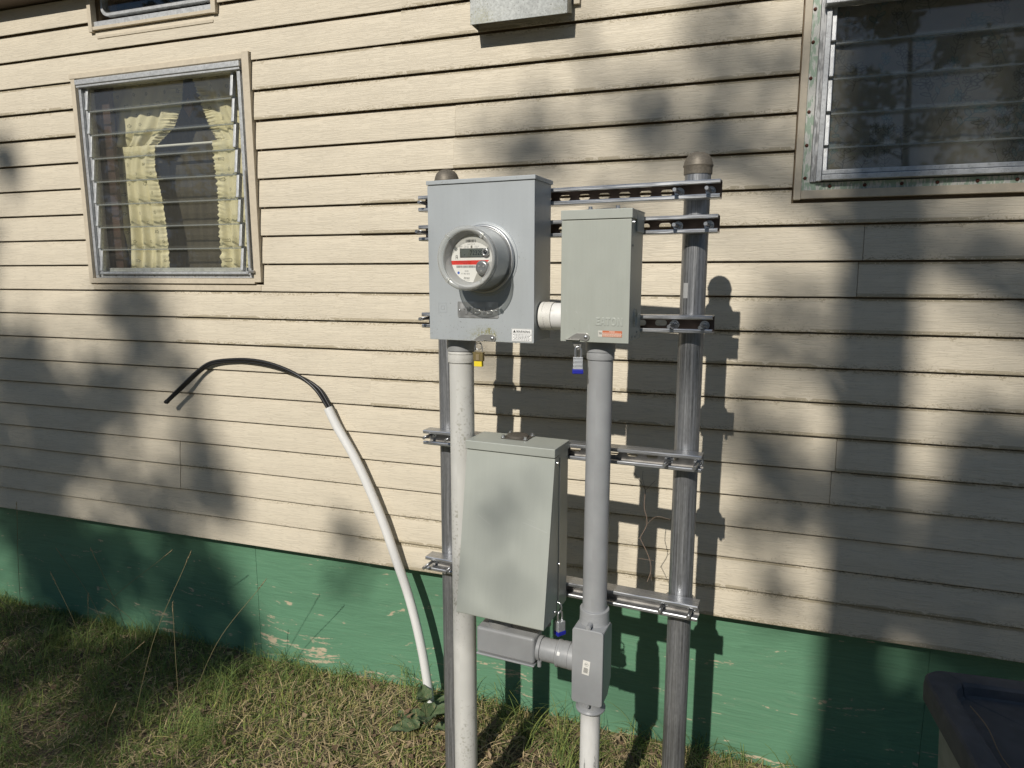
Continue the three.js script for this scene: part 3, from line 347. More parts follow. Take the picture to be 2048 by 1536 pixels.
// ------------------------------------------------------------------ meter socket box
{
  const o = rackThing('meter_box', 'blue grey steel meter socket box holding the round glass meter', 'meter box', V3(-0.1535, 0.9145, 0)), xa = -0.2965, xb = -0.0105, ya = 0.9145, yb = 1.3055, zf = 0.1162;
  part(o, 'body', box(xa + 0.003, xb - 0.002, ya + 0.004, yb - 0.003, 0.0005, zf - 0.011, 0.0015), meterPaint);
  const cv = rrect(xa, xb, ya, yb - 0.011, 0.0025), mc = [-0.1405, 1.1145]; cv.holes.push(new THREE.Path().absarc(mc[0], mc[1], 0.079, 0, Math.PI * 2, true)); part(o, 'cover', M([extr(cv, zf - 0.0018, zf, 0.0006), box(xa, xa + 0.0018, ya, yb - 0.012, zf - 0.0105, zf - 0.002, 0), box(xb - 0.0018, xb, ya, yb - 0.012, zf - 0.0105, zf - 0.002, 0), box(xa + 0.002, xb - 0.002, ya, ya + 0.0018, zf - 0.0105, zf - 0.002, 0)]), meterFront);
  part(o, 'rain_lid', M([box(xa - 0.002, xb + 0.003, yb - 0.010, yb, -0.0, zf + 0.0035, 0.0015)]), meterPaint);
  const ring = lathe([[0.0885, 0], [0.0875, 0.002], [0.0855, 0.003], [0.0835, 0.002], [0.082, 0.004], [0.0795, 0.004], [0.079, 0]], 64); ring.rotateX(Math.PI / 2); part(o, 'raised_ring', at(ring, mc[0], mc[1], zf - 0.0002), meterPaint);
  latchParts(o, -0.171, -0.1105, 0.9215, zf);
  const lg = [[-0.270, -0.246, 0.984, 1.008], [-0.263, -0.253, 0.991, 1.001]]; part(o, 'embossed_emblem', M(lg.flatMap(([a, b, c, d]) => [box(a, b, c, c + 0.0009, zf - 0.0005, zf + 0.0006, 0), box(a, b, d - 0.0009, d, zf - 0.0005, zf + 0.0006, 0), box(a, a + 0.0009, c + 0.001, d - 0.001, zf - 0.0005, zf + 0.0006, 0), box(b - 0.0009, b, c + 0.001, d - 0.001, zf - 0.0005, zf + 0.0006, 0)]).concat([box(-0.270, -0.2691, 0.979, 0.9838, zf - 0.0005, zf + 0.0006, 0)])), meterPaint);
  const pl = rrect(-0.215, -0.103, 0.972, 1.012, 0.004); part(o, 'number_plate', extr(pl, zf + 0.0004, zf + 0.0016, 0.0003), std({ map: tex(256, 128, (u, v) => { const t = 0.34 + 0.3 * nX(u, v) * nF(u, v) * 2; return [t, t, t * 0.97]; }), roughness: 0.38, metalness: 0.75 }));
  const tg = new TextGeometry('11515', { font, size: 0.0175, depth: 0.0011, curveSegments: 3, bevelEnabled: true, bevelSize: 0.0006, bevelThickness: 0.0006, bevelSegments: 2 }); tg.computeBoundingBox(); const tw = tg.boundingBox.max.x; tg.scale(0.082 / tw, 1, 1); part(o, 'plate_digits', at(tg, -0.2, 0.981, zf + 0.0014), std({ color: [0.46, 0.46, 0.45], roughness: 0.35, metalness: 0.75 }));
  for (const x of [-0.209, -0.109]) part(o, 'rivet', (() => { const g = lathe([[0, 0.002], [0.002, 0.0016], [0.0028, 0]], 14); g.rotateX(Math.PI / 2); return at(g, x, 0.990, zf + 0.0016); })(), zinc);
  part(o, 'warning_label', (() => { const g = new THREE.PlaneGeometry(0.054, 0.0315); return at(g, -0.0415, 0.9335, zf + 0.0007); })(), label(256, 150, (c, w, h) => { c.fillStyle = '#e9e9e6'; c.fillRect(0, 0, w, h); c.strokeStyle = '#3a3a3a'; c.lineWidth = 3; c.strokeRect(5, 5, w - 10, h - 10); c.fillStyle = '#222'; c.beginPath(); c.moveTo(18, 48); c.lineTo(36, 16); c.lineTo(54, 48); c.fill(); c.font = 'bold 36px sans-serif'; c.fillText('WARNING', 58, 48, 184); c.fillRect(12, 56, w - 24, 2); const r = rng(3); c.fillStyle = '#444'; for (let l = 0; l < 5; l++) { let x = 20 + (l % 2) * 16; while (x < 232 - (l % 3) * 12) { const q = 5 + r() * 18; c.fillRect(x, 68 + l * 15, q, 6); x += q + 6; } } }));
  part(o, 'conduit_hub', cyl(V3(-0.241, 0.882, 0.05), V3(-0.241, 0.9185, 0.05), 0.0385, 0.0385, 36), std({ color: [0.34, 0.345, 0.34], roughness: 0.5, metalness: 0.3 }));
}
// electric meter
{
  const cx = -0.1405, cy = 1.1145, z0 = 0.117, o = rackThing('electric_meter', 'round glass covered electric meter with white dial, digital display and red band', 'electric meter', V3(cx, cy, z0)); const turn = (pts, seg = 64) => { const g = lathe(pts, seg); g.rotateX(Math.PI / 2); return at(g, cx, cy, z0); };
  const grey = std({ color: [0.40, 0.405, 0.40], roughness: 0.5 });
  part(o, 'lock_ring', turn([[0.0775, 0.0045], [0.0815, 0.0045], [0.0825, 0.008], [0.0815, 0.013], [0.0775, 0.013]]), std({ color: [0.46, 0.47, 0.47], roughness: 0.35, metalness: 0.7 }));
  part(o, 'base', turn([[0, 0.001], [0.0772, 0.001], [0.0772, 0.012], [0.072, 0.0125], [0.0705, 0.052], [0.0695, 0.072], [0.0685, 0.0725], [0.0675, 0.066], [0.056, 0.066], [0, 0.066]]), grey);
  part(o, 'glass_cover', turn([[0.0765, 0.0132], [0.0758, 0.03], [0.0742, 0.07], [0.0735, 0.088], [0.0745, 0.0905], [0.0738, 0.096], [0.0712, 0.1003]], 72), plasticClear); part(o, 'cover_rim', turn([[0.0742, 0.0945], [0.0738, 0.0985], [0.0712, 0.1015], [0.068, 0.1027], [0.065, 0.1022], [0.0625, 0.1005], [0.0608, 0.0985]], 72), plasticHazy, 'hazy moulded rim of the meter glass'); part(o, 'front_glass', turn([[0.0607, 0.0984], [0.03, 0.0992], [0, 0.0994]], 48), plasticClear);
  part(o, 'inner_rim', turn([[0.0672, 0.0665], [0.0672, 0.084], [0.0655, 0.0865], [0.0625, 0.085], [0.0575, 0.0745], [0.0545, 0.0725], [0.0545, 0.0665]]), grey);
  for (const a of [0.85, 2.3, 3.98, 5.4]) { const g = new RoundedBoxGeometry(0.007, 0.012, 0.004, 2, 0.001); g.translate(0, 0.067, 0); g.rotateZ(a - Math.PI / 2); part(o, 'cover_tab', at(g, cx, cy, z0 + 0.1035), plasticHazy); }
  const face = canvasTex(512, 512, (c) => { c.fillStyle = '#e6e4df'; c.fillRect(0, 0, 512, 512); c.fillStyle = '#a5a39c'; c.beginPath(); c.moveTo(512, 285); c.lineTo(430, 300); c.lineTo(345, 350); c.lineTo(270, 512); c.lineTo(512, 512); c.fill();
    c.fillStyle = '#2a2a2a'; let x = 182; const r = rng(8); while (x < 310) { const w = 2 + r() * 6; c.fillRect(x, 50, w, 32); x += w + 2 + r() * 5; } c.font = '14px sans-serif'; c.fillText('CL200 240V 3W', 200, 104, 110); c.font = 'bold 15px sans-serif'; c.fillText('FM 2S', 98, 126, 70); c.font = '12px sans-serif'; c.fillText('TYPE C1SR', 160, 126); c.fillText('30TA 1.0Kh', 160, 142); c.fillText('60 Hz', 98, 142); c.fillStyle = '#77756f'; c.fillRect(243, 114, 20, 28); c.fillStyle = '#2a2a2a'; c.fillText('P/OWL 05', 290, 128); c.fillText('A1 R24', 290, 144);
    c.strokeStyle = '#222'; c.lineWidth = 5; c.strokeRect(58, 222, 18, 22); c.beginPath(); c.moveTo(60, 222); c.lineTo(56, 262); c.moveTo(76, 222); c.lineTo(80, 262); c.stroke();
    c.fillStyle = '#d8301f'; c.beginPath(); c.moveTo(0, 278); c.lineTo(470, 272); c.lineTo(410, 322); c.lineTo(0, 322); c.fill(); c.fillStyle = 'rgba(70,10,8,0.75)'; c.font = 'bold 15px sans-serif'; for (const [t, q, y] of [['UTILITY METER PROPERTY', 60, 297], ['Energy Corp', 150, 316]]) c.fillText(t, q, y, 260);
    c.fillStyle = '#2a2a2a'; x = 62; while (x < 295) { const w = 2 + r() * 4; c.fillRect(x, 330, w, 26); x += w + 2 + r() * 3; } c.font = '22px sans-serif'; c.fillText('8183', 165, 400); c.fillText('77 383 824', 118, 428, 115); c.fillStyle = '#3d62b8'; c.beginPath(); c.arc(88, 410, 15, 0, 6.3); c.fill(); c.fillStyle = '#222'; c.font = 'bold italic 30px sans-serif'; c.fillText('Itron', 150, 478, 80); c.font = '11px sans-serif'; c.fillText('C1SR CENTRON', 150, 494); });
  const disc = new THREE.CircleGeometry(0.0543, 64); part(o, 'dial', at(disc, cx, cy, z0 + 0.0668), std({ map: face, roughness: 0.6 }));
  part(o, 'display', box(cx - 0.031, cx + 0.031, cy + 0.003, cy + 0.0235, z0 + 0.0672, z0 + 0.0685, 0.0008), std({ color: [0.07, 0.072, 0.07], roughness: 0.3 }));
  part(o, 'display_digits', at(new THREE.PlaneGeometry(0.059, 0.0182), cx, cy + 0.0132, z0 + 0.0689), label(256, 80, (c) => { c.fillStyle = '#5d625c'; c.fillRect(0, 0, 256, 80); c.fillStyle = '#15171a'; c.font = 'bold 62px monospace'; c.fillText('72328', 108, 62, 146); c.fillRect(44, 56, 9, 8); }, 0.25));
  const port = lathe([[0.0095, 0], [0.0095, 0.006], [0.0075, 0.0075], [0.005, 0.0075], [0.0045, 0.004], [0, 0.004]], 28); port.rotateX(Math.PI / 2); part(o, 'optical_port', at(port, cx + 0.0375, cy + 0.014, z0 + 0.067), std({ color: [0.5, 0.5, 0.5], roughness: 0.25, metalness: 0.7 })); part(o, 'port_lens', (() => { const g = new THREE.SphereGeometry(0.0046, 14, 10); g.scale(1, 1, 0.5); return at(g, cx + 0.0375, cy + 0.014, z0 + 0.0722); })(), black);
  const kn = lathe([[0.0165, 0], [0.0165, 0.009], [0.0145, 0.012], [0.011, 0.0125], [0.0, 0.0118]], 36); kn.rotateX(Math.PI / 2); part(o, 'reset_knob', at(kn, cx + 0.0305, cy - 0.021, z0 + 0.067), std({ color: [0.33, 0.33, 0.33], roughness: 0.3, metalness: 0.6 })); for (let k = 0; k < 3; k++) part(o, 'knob_hole', (() => { const g = new THREE.CylinderGeometry(0.0024, 0.0024, 0.001, 12); g.rotateX(Math.PI / 2); return at(g, cx + 0.0305 + 0.007 * Math.cos(k * 2.09 + 0.5), cy - 0.021 + 0.007 * Math.sin(k * 2.09 + 0.5), z0 + 0.0798); })(), darkIn);
}
{ // seal lock under the meter box
  const o = rackThing('seal_lock', 'small brass seal lock with yellow bottom hanging under the meter box', 'lock', V3(-0.162, 0.91, 0.108)); const x = -0.162, z = 0.108;
  part(o, 'wire', M([tube([V3(x - 0.012, 0.884, z), V3(x - 0.0105, 0.9, z), V3(x - 0.005, 0.911, z), V3(x + 0.004, 0.911, z), V3(x + 0.0095, 0.9, z), V3(x + 0.0105, 0.884, z)], 0.0009, 24, 6), new THREE.TorusGeometry(0.0085, 0.0009, 6, 24).translate(x + 0.001, 0.9005, z + 0.002)]), zinc);
  part(o, 'body', M([box(x - 0.0145, x + 0.0145, 0.884, 0.8862, z - 0.007, z + 0.007, 0.0006), box(x - 0.0135, x + 0.0135, 0.8635, 0.8838, z - 0.006, z + 0.006, 0.0015)]), std({ color: [0.32, 0.25, 0.11], roughness: 0.35, metalness: 0.6 })); part(o, 'shield', box(x - 0.005, x + 0.004, 0.866, 0.881, z + 0.0062, z + 0.0075, 0.0006), std({ color: [0.5, 0.4, 0.24], roughness: 0.3, metalness: 0.6 })); part(o, 'plug', box(x - 0.011, x + 0.0105, 0.85, 0.8632, z - 0.0055, z + 0.0055, 0.001), std({ color: [0.80, 0.62, 0.03], roughness: 0.5 }));
}
// ------------------------------------------------------------------ disconnect box on the right
{
  const xa = 0.059, xb = 0.2225, ya = 0.9235, yb = 1.2215, zf = 0.1234, o = rackThing('disconnect_box', 'tall greenish grey steel disconnect box with embossed lettering and an orange label', 'electrical box', V3((xa + xb) / 2, ya, 0));
  part(o, 'body', box(xa + 0.0025, xb - 0.003, ya + 0.003, yb - 0.003, 0.0005, zf - 0.009, 0.0015), greyPaint); part(o, 'cover', M([box(xa, xb - 0.001, ya, yb - 0.022, zf - 0.0085, zf, 0.0016)]), pairFront);
  part(o, 'rain_lid', M([box(xa - 0.001, xb + 0.001, yb - 0.021, yb, zf - 0.046, zf + 0.0028, 0.0012), box(xa - 0.001, xb + 0.001, yb - 0.002, yb + 0.0002, 0, zf - 0.047, 0.0006), box(xb - 0.0028, xb + 0.0012, yb - 0.048, yb - 0.0025, 0.01, zf - 0.047, 0.0008)]), greyPaint);
  const tg = new TextGeometry('EATON', { font, size: 0.0172, depth: 0.0008, curveSegments: 4, bevelEnabled: true, bevelSize: 0.0006, bevelThickness: 0.0005, bevelSegments: 2 }); tg.computeBoundingBox(); tg.scale(0.064 / tg.boundingBox.max.x, 1, 1); part(o, 'embossed_lettering', at(tg, 0.1435, 0.9635, zf - 0.0003), greyPaint);
  part(o, 'label', at(new THREE.PlaneGeometry(0.0555, 0.0142), 0.1785, 0.9446, zf + 0.0008), label(256, 66, (c, w, h) => { c.fillStyle = '#c8c6bd'; c.fillRect(0, 0, w, h); c.fillStyle = '#222'; c.font = 'bold 30px sans-serif'; c.fillText('70', 6, 42, 34); c.fillStyle = '#c26a45'; c.fillRect(46, 0, w - 46, 30); c.fillStyle = '#bb7a5c'; c.fillRect(46, 34, w - 46, h - 34); c.fillStyle = '#e3d8cc'; c.font = 'bold 15px sans-serif'; c.fillText('DANGER', 118, 15); const r = rng(6); for (let l = 0; l < 4; l++) { let x = 56; while (x < w - 12) { const q = 4 + r() * 12; c.fillRect(x, [20, 38, 46, 56][l], q, 4); x += q + 4; } } }));
  latchParts(o, 0.077, 0.1305, 0.934, zf); part(o, 'hasp_eye', (() => { const s = new THREE.Shape([[0.086, 0.9225], [0.108, 0.9225], [0.1075, 0.912], [0.1035, 0.905], [0.098, 0.9045], [0.0935, 0.908]].map(p => new THREE.Vector2(...p))); s.holes.push(new THREE.Path().absarc(0.101, 0.9125, 0.0038, 0, Math.PI * 2, true)); return extr(s, zf - 0.008, zf - 0.0064); })(), steel);
  for (const [r0, z] of [[0.021, 0], [0.0145, 0.0004], [0.008, 0.0007]]) { const g = new THREE.TorusGeometry(r0, 0.0011, 6, 36); g.rotateY(Math.PI / 2); part(o, 'knockout', at(g, xb - 0.0028, 0.9785, 0.06), greyPaint); }
  for (const [y, z] of [[1.142, 0.099], [0.944, 0.04], [0.936, 0.085], [0.934, 0.055]]) part(o, 'side_hole', (() => { const g = new THREE.CylinderGeometry(0.0028, 0.0028, 0.001, 12); g.rotateZ(Math.PI / 2); return at(g, xb - 0.0026, y, z); })(), darkIn);
  part(o, 'side_screw', cyl(V3(xb - 0.004, 1.192, 0.113), V3(xb + 0.0045, 1.192, 0.113), 0.004, 0.0036, 10), zinc);
  part(o, 'hub_plate', M([box(0.112, 0.190, yb + 0.0004, yb + 0.0025, 0.03, 0.105, 0.001), (() => { const g = new THREE.SphereGeometry(0.027, 24, 10, 0, 6.2832, 0, 1.2); g.scale(1, 0.2, 1); return at(g, 0.151, yb + 0.0015, 0.068); })()]), std({ color: [0.14, 0.14, 0.13], roughness: 0.6, metalness: 0.3 })); for (const [x, z] of [[0.119, 0.097], [0.183, 0.097], [0.119, 0.038], [0.183, 0.038]]) part(o, 'bolt', M([cyl(V3(x, yb + 0.0024, z), V3(x, yb + 0.0040, z), 0.0065, 0.0065, 16), cyl(V3(x, yb + 0.0041, z), V3(x, yb + 0.009, z), 0.0046, 0.0046, 6)]), zinc);
  part(o, 'conduit_hub', M([cyl(V3(0.139, 0.897, 0.06), V3(0.139, 0.9262, 0.06), 0.0355, 0.0355, 36)]), pvcGrey);
  padlock(0.101, 0.9145, zf - 0.0072, 0.3, 'blue bottomed steel padlock hanging under the disconnect box with lettering', 0.027, 0.0285);
}
{ // white nipple between the two upper boxes
  const o = rackThing('pipe_nipple', 'short white plastic pipe coupling joining the two upper boxes', 'pipe', V3(0.02, 0.977, 0.06)); const Y = 0.9775, Z = 0.06;
  const prt = std({ map: canvasTex(512, 128, (c, w, h) => { c.fillStyle = '#d9d7d0'; c.fillRect(0, 0, w, h); c.fillStyle = 'rgba(90,88,84,0.8)'; c.font = '13px sans-serif'; for (let i = 0; i < 4; i++) { c.fillText('PVC-1120 CONDUIT 2" 70', 30 + i * 128, 40 + (i % 2) * 22, 100); } const r = rng(4); for (let i = 0; i < 1500; i++) { c.fillStyle = 'rgba(95,90,60,0.45)'; c.fillRect(r() * w, h * 0.2 + r() * h * 0.8, 1.5, 1.5); } }), roughness: 0.45 });
  const g = new THREE.CylinderGeometry(0.0345, 0.0345, 0.0305, 40, 1, false); g.rotateZ(Math.PI / 2); part(o, 'coupling', at(g, 0.0055, Y, Z), prt); part(o, 'collar', cyl(V3(0.0214, Y, Z), V3(0.0585, Y, Z), 0.0325, 0.0325, 40), pvcWhite); part(o, 'groove', cyl(V3(0.0206, Y, Z), V3(0.0216, Y, Z), 0.029, 0.029, 40), pvcWhite);
}
// ------------------------------------------------------------------ lower box with the sloping cover
{
  const xa = -0.199, xb = 0.042, ya = 0.2145, yb = 0.657, o = rackThing('sloped_box', 'grey steel electrical box with a forward sloping front cover and flat capped hub', 'electrical box', V3((xa + xb) / 2, ya, 0));
  part(o, 'body', box(xa + 0.002, xb - 0.001, ya, yb - 0.0235, 0.0005, 0.0705, 0.0012), greyPaint);
  part(o, 'cover', prism([[0.0725, ya - 0.001], [0.1745, ya], [0.1752, ya + 0.002], [0.1052, yb - 0.0255], [0.1038, yb - 0.0245], [0.0725, yb - 0.0245]], xa, xb + 0.0005), slopeFront);
  part(o, 'rain_lid', box(xa - 0.002, xb + 0.002, yb - 0.0225, yb, 0.0003, 0.1105, 0.002), greyPaint);
  part(o, 'seam_rod', M([cyl(V3(xb + 0.0015, ya + 0.02, 0.0712), V3(xb + 0.0015, yb - 0.03, 0.0712), 0.0017, 0.0017, 8), cyl(V3(xb + 0.0005, 0.347, 0.0712), V3(xb + 0.0042, 0.347, 0.0712), 0.0045, 0.004, 12)]), zinc);
  part(o, 'side_screw', M([cyl(V3(xb, 0.618, 0.09), V3(xb + 0.004, 0.618, 0.09), 0.0045, 0.0038, 10), cyl(V3(xb, 0.228, 0.098), V3(xb + 0.0035, 0.228, 0.098), 0.004, 0.0034, 10)]), zinc);
  part(o, 'hasp', M([box(xb + 0.0006, xb + 0.0022, 0.218, 0.25, 0.066, 0.0835, 0.0006), tube([V3(xb + 0.002, 0.246, 0.079), V3(xb + 0.010, 0.243, 0.079), V3(xb + 0.0135, 0.232, 0.079), V3(xb + 0.010, 0.221, 0.079), V3(xb + 0.002, 0.218, 0.079)], 0.002, 16, 8)]), zinc);
  const hx = -0.0875, hz = 0.032; part(o, 'hub_plate', M([box(hx - 0.036, hx + 0.036, yb + 0.0003, yb + 0.0028, hz - 0.029, hz + 0.029, 0.001), at(lathe([[0.029, 0], [0.029, 0.003], [0.026, 0.0065], [0.015, 0.0085], [0, 0.009]], 32), hx, yb + 0.0026, hz)]), std({ map: tex(128, 128, (u, v) => { const t = 0.7 + 0.6 * nX(u, v); return [0.085 * t, 0.075 * t, 0.062 * t]; }), roughness: 0.7, metalness: 0.2 }));
  for (const [a, b] of [[-1, -1], [1, -1], [-1, 1], [1, 1]]) part(o, 'bolt', M([cyl(V3(hx + a * 0.031, yb + 0.0027, hz + b * 0.024), V3(hx + a * 0.031, yb + 0.0042, hz + b * 0.024), 0.0062, 0.0062, 16), cyl(V3(hx + a * 0.031, yb + 0.0043, hz + b * 0.024), V3(hx + a * 0.031, yb + 0.0095, hz + b * 0.024), 0.0044, 0.0044, 6)]), zinc);
  part(o, 'bottom_hub', M([box(-0.158, 0.012, ya - 0.02, ya - 0.0012, 0.012, 0.088, 0.003), cyl(V3(-0.125, 0.138, 0.06), V3(-0.125, ya - 0.018, 0.06), 0.033, 0.033, 28), cyl(V3(0.008, 0.165, 0.058), V3(0.008, ya - 0.018, 0.058), 0.011, 0.011, 16)]), std({ color: [0.26, 0.26, 0.25], roughness: 0.6 }));
  padlock(0.0515, 0.2245, 0.079, 1.0, 'blue bottomed steel padlock on the side hasp of the sloping box', 0.028, 0.027);
}
// ------------------------------------------------------------------ conduits
{
  const c1 = rackThing('plastic_conduit', 'pale weathered plastic conduit running down from the meter box', 'conduit', V3(-0.241, -0.6, 0.05)); part(c1, 'pipe', cyl(V3(-0.2405, -0.6, 0.05), V3(-0.241, 0.872, 0.05), 0.0325, 0.0325, 48), pvcPale); part(c1, 'coupling', M([at(lathe([[0.0332, 0], [0.0358, 0.001], [0.0358, 0.021], [0.034, 0.0215], [0.034, 0.0225], [0.0358, 0.023], [0.0358, 0.03], [0.03, 0.03]], 44), -0.241, 0.8505, 0.05)]), pvcPale);
  const c2 = rackThing('plastic_conduit', 'smooth grey plastic conduit running down from the lettered disconnect box', 'conduit', V3(0.1385, 0.24, 0.06)); part(c2, 'pipe', cyl(V3(0.137, 0.236, 0.06), V3(0.139, 0.88, 0.06), 0.0305, 0.0305, 48), pvcGrey); part(c2, 'coupling', at(lathe([[0.0308, 0], [0.0335, 0.001], [0.0335, 0.019], [0.03, 0.019]], 44), 0.139, 0.8775, 0.06), pvcGrey);
  // upright conduit body
  const b = rackThing('conduit_body', 'upright grey plastic conduit body with screwed front cover and white sticker', 'conduit body', V3(0.138, -0.03, 0.06)); const xa = 0.0985, xb = 0.1775;
  const side = [[0.032, 0.045], [0.032, 0.192], [0.05, 0.2065], [0.112, 0.2065], [0.112, 0.0095], [0.062, 0.0095]]; const sg = (() => { const s = new THREE.Shape(side.map(q => new THREE.Vector2(q[0], q[1]))); const g = new THREE.ExtrudeGeometry(s, { depth: xb - xa - 0.008, bevelEnabled: true, bevelThickness: 0.004, bevelSize: 0.004, bevelOffset: -0.004, bevelSegments: 3 }); g.rotateY(-Math.PI / 2); g.scale(1, 1, 1); return g; })();
  sg.computeBoundingBox(); sg.translate(xb - 0.004 - 0, 0, 0); { const bb = sg.boundingBox; } sg.computeBoundingBox(); sg.translate(xb - sg.boundingBox.max.x, 0, 0); part(b, 'body', uvm(sg), pvcGrey);
  part(b, 'cover', extr(rrect(xa - 0.0005, xb + 0.0005, 0.0075, 0.2095, 0.009), 0.1125, 0.1195, 0.002), pvcGrey);
  part(b, 'top_hub', at(lathe([[0.030, 0.039], [0.0365, 0.039], [0.0372, 0.037], [0.0372, 0.018], [0.0385, 0.0]], 44), 0.1375, 0.2035, 0.06), pvcGrey);
  for (const y of [0.2145, 0.0025]) part(b, 'screw_boss', M([cyl(V3(0.139, y, 0.098), V3(0.139, y, 0.1185), 0.0062, 0.0062, 18), cyl(V3(0.139, y, 0.1186), V3(0.139, y, 0.1202), 0.0038, 0.0034, 14)]), pvcGrey);
  part(b, 'bottom_hub', at(lathe([[0.027, -0.03], [0.0375, -0.030], [0.0385, -0.028], [0.0385, -0.024], [0.033, -0.021], [0.031, -0.006], [0.031, 0.012]], 44), 0.1355, 0.0, 0.072), pvcGrey);
  part(b, 'side_hub', M([cyl(V3(0.076, 0.0935, 0.06), V3(0.1, 0.0935, 0.06), 0.0345, 0.0345, 40)]), pvcGrey);
  part(b, 'sticker', (() => { const g = new THREE.PlaneGeometry(0.0185, 0.0385); g.rotateZ(-0.09); return at(g, 0.1357, 0.1085, 0.1202); })(), label(96, 200, (c, w, h) => { c.fillStyle = '#dcdad2'; c.fillRect(0, 0, w, h); c.fillStyle = '#555'; c.font = 'bold 24px sans-serif'; c.fillText('NP', 30, 62); c.strokeStyle = '#555'; c.lineWidth = 3; c.beginPath(); c.arc(50, 54, 24, 0, 6.3); c.stroke(); c.fillStyle = '#3c3c3c'; for (let i = 0; i < 8; i++) c.fillRect(20, 104 + i * 9, 52 + (i % 3) * 6, 5); }));
  const s = rackThing('plastic_conduit', 'white painted plastic conduit stub with grey drips under the conduit body', 'conduit', V3(0.135, -0.62, 0.072)); const dr = noise2(14, 3, 91); const sm = std({ map: tex(128, 512, (u, v) => { const m = sstep(0.72, 0.78, dr(u, v * 0.6) + 0.1 * nF(u, v)), t = 0.95 + 0.08 * nM(u, v); return [mix(0.66 * t, 0.27, m), mix(0.655 * t, 0.27, m), mix(0.63 * t, 0.26, m)]; }), roughness: 0.5 }); sm.map.repeat.set(6, 1.5); part(s, 'pipe', cyl(V3(0.135, -0.62, 0.072), V3(0.1355, -0.0285, 0.072), 0.0255, 0.0255, 40), sm);
  // lying conduit body and its couplings
  const l = rackThing('conduit_body', 'lying grey plastic conduit body under the sloping box', 'conduit body', V3(-0.095, 0.062, 0.06));
  const lb = new RoundedBoxGeometry(0.168, 0.0735, 0.066, 4, 0.008); part(l, 'body', uvm(at(lb, -0.0965, 0.1035, 0.066)), pvcGrey); part(l, 'cover', box(-0.181, -0.012, 0.0595, 0.0655, 0.031, 0.1, 0.003), pvcGrey); part(l, 'screw_boss', cyl(V3(-0.003, 0.058, 0.083), V3(-0.003, 0.072, 0.083), 0.0055, 0.0055, 16), pvcGrey); part(l, 'end_hub', cyl(V3(-0.018, 0.0965, 0.06), V3(-0.003, 0.0965, 0.06), 0.0325, 0.0325, 40), pvcGrey);
  const k = rackThing('pipe_coupling', 'short grey plastic coupling between the two conduit bodies', 'pipe coupling', V3(0.035, 0.094, 0.06)); const tl = (pts) => { const g = lathe(pts, 44); g.rotateZ(-Math.PI / 2); return g; }; part(k, 'sleeve', at(tl([[0.0295, -0.0025], [0.0305, 0], [0.0305, 0.04], [0.029, 0.045]]), 0, 0.0955, 0.06), pvcGrey); part(k, 'collar', at(tl([[0.029, 0.0402], [0.0352, 0.041], [0.036, 0.044], [0.0352, 0.047], [0.0335, 0.048], [0.0335, 0.055], [0.0345, 0.0558], [0.0345, 0.0755]]), 0, 0.0945, 0.06), pvcGrey); part(k, 'tag', (() => { const g = new THREE.CylinderGeometry(0.0356, 0.0356, 0.008, 6, 1, true, 0.3, 0.25); g.rotateZ(-Math.PI / 2); g.rotateX(-0.9); return at(g, 0.052, 0.0945, 0.06); })(), pvcWhite);
}
// ------------------------------------------------------------------ loose conduit with cables bending out of the ground
{
  const o = thing('flexible_conduit', 'bent white plastic conduit rising from the ground against the wall', 'conduit', V3(-1.005, GROUND - 0.05, 0.07)); const p = [[-1.0, -0.585, 0.075], [-1.013, -0.52, 0.07], [-1.05, -0.285, 0.064], [-1.097, -0.095, 0.060], [-1.154, 0.062, 0.056], [-1.201, 0.184, 0.052], [-1.262, 0.317, 0.048], [-1.317, 0.419, 0.044], [-1.392, 0.535, 0.040], [-1.424, 0.594, 0.038]].map(a => V3(...a));
  part(o, 'pipe', tube(p, 0.0165, 90, 20), pvcWhite);
  const c = thing('electric_cable', 'pair of black cables arching out of the white conduit', 'cable', V3(-1.43, 0.6, 0.03)); const A = [[-1.412, 0.572, 0.040], [-1.434, 0.607, 0.038], [-1.478, 0.662, 0.036], [-1.549, 0.708, 0.034], [-1.652, 0.742, 0.03], [-1.747, 0.756, 0.027], [-1.845, 0.755, 0.025], [-1.96, 0.737, 0.027], [-2.011, 0.705, 0.036], [-2.072, 0.651, 0.051], [-2.158, 0.577, 0.061]], B = [[-1.405, 0.575, 0.034], [-1.426, 0.608, 0.031], [-1.47, 0.664, 0.026], [-1.545, 0.701, 0.024], [-1.652, 0.731, 0.022], [-1.747, 0.744, 0.02], [-1.845, 0.746, 0.02], [-1.955, 0.731, 0.026], [-2.005, 0.702, 0.03], [-2.066, 0.648, 0.046], [-2.150, 0.577, 0.062]];
  part(c, 'strand', tube(A.map(a => V3(...a)), 0.0062, 110, 10), black); part(c, 'strand', tube(B.map(a => V3(...a)), 0.0058, 110, 10), black); for (const q of [A, B]) { const a = V3(...q[10]), b = V3(...q[9]), dd = V3().subVectors(a, b).normalize(); part(c, 'cable_end', cyl(a.clone().addScaledVector(dd, -0.006), a.clone().addScaledVector(dd, 0.005), 0.0072, 0.0068, 10), std({ color: [0.02, 0.019, 0.018], roughness: 0.8 })); }
}
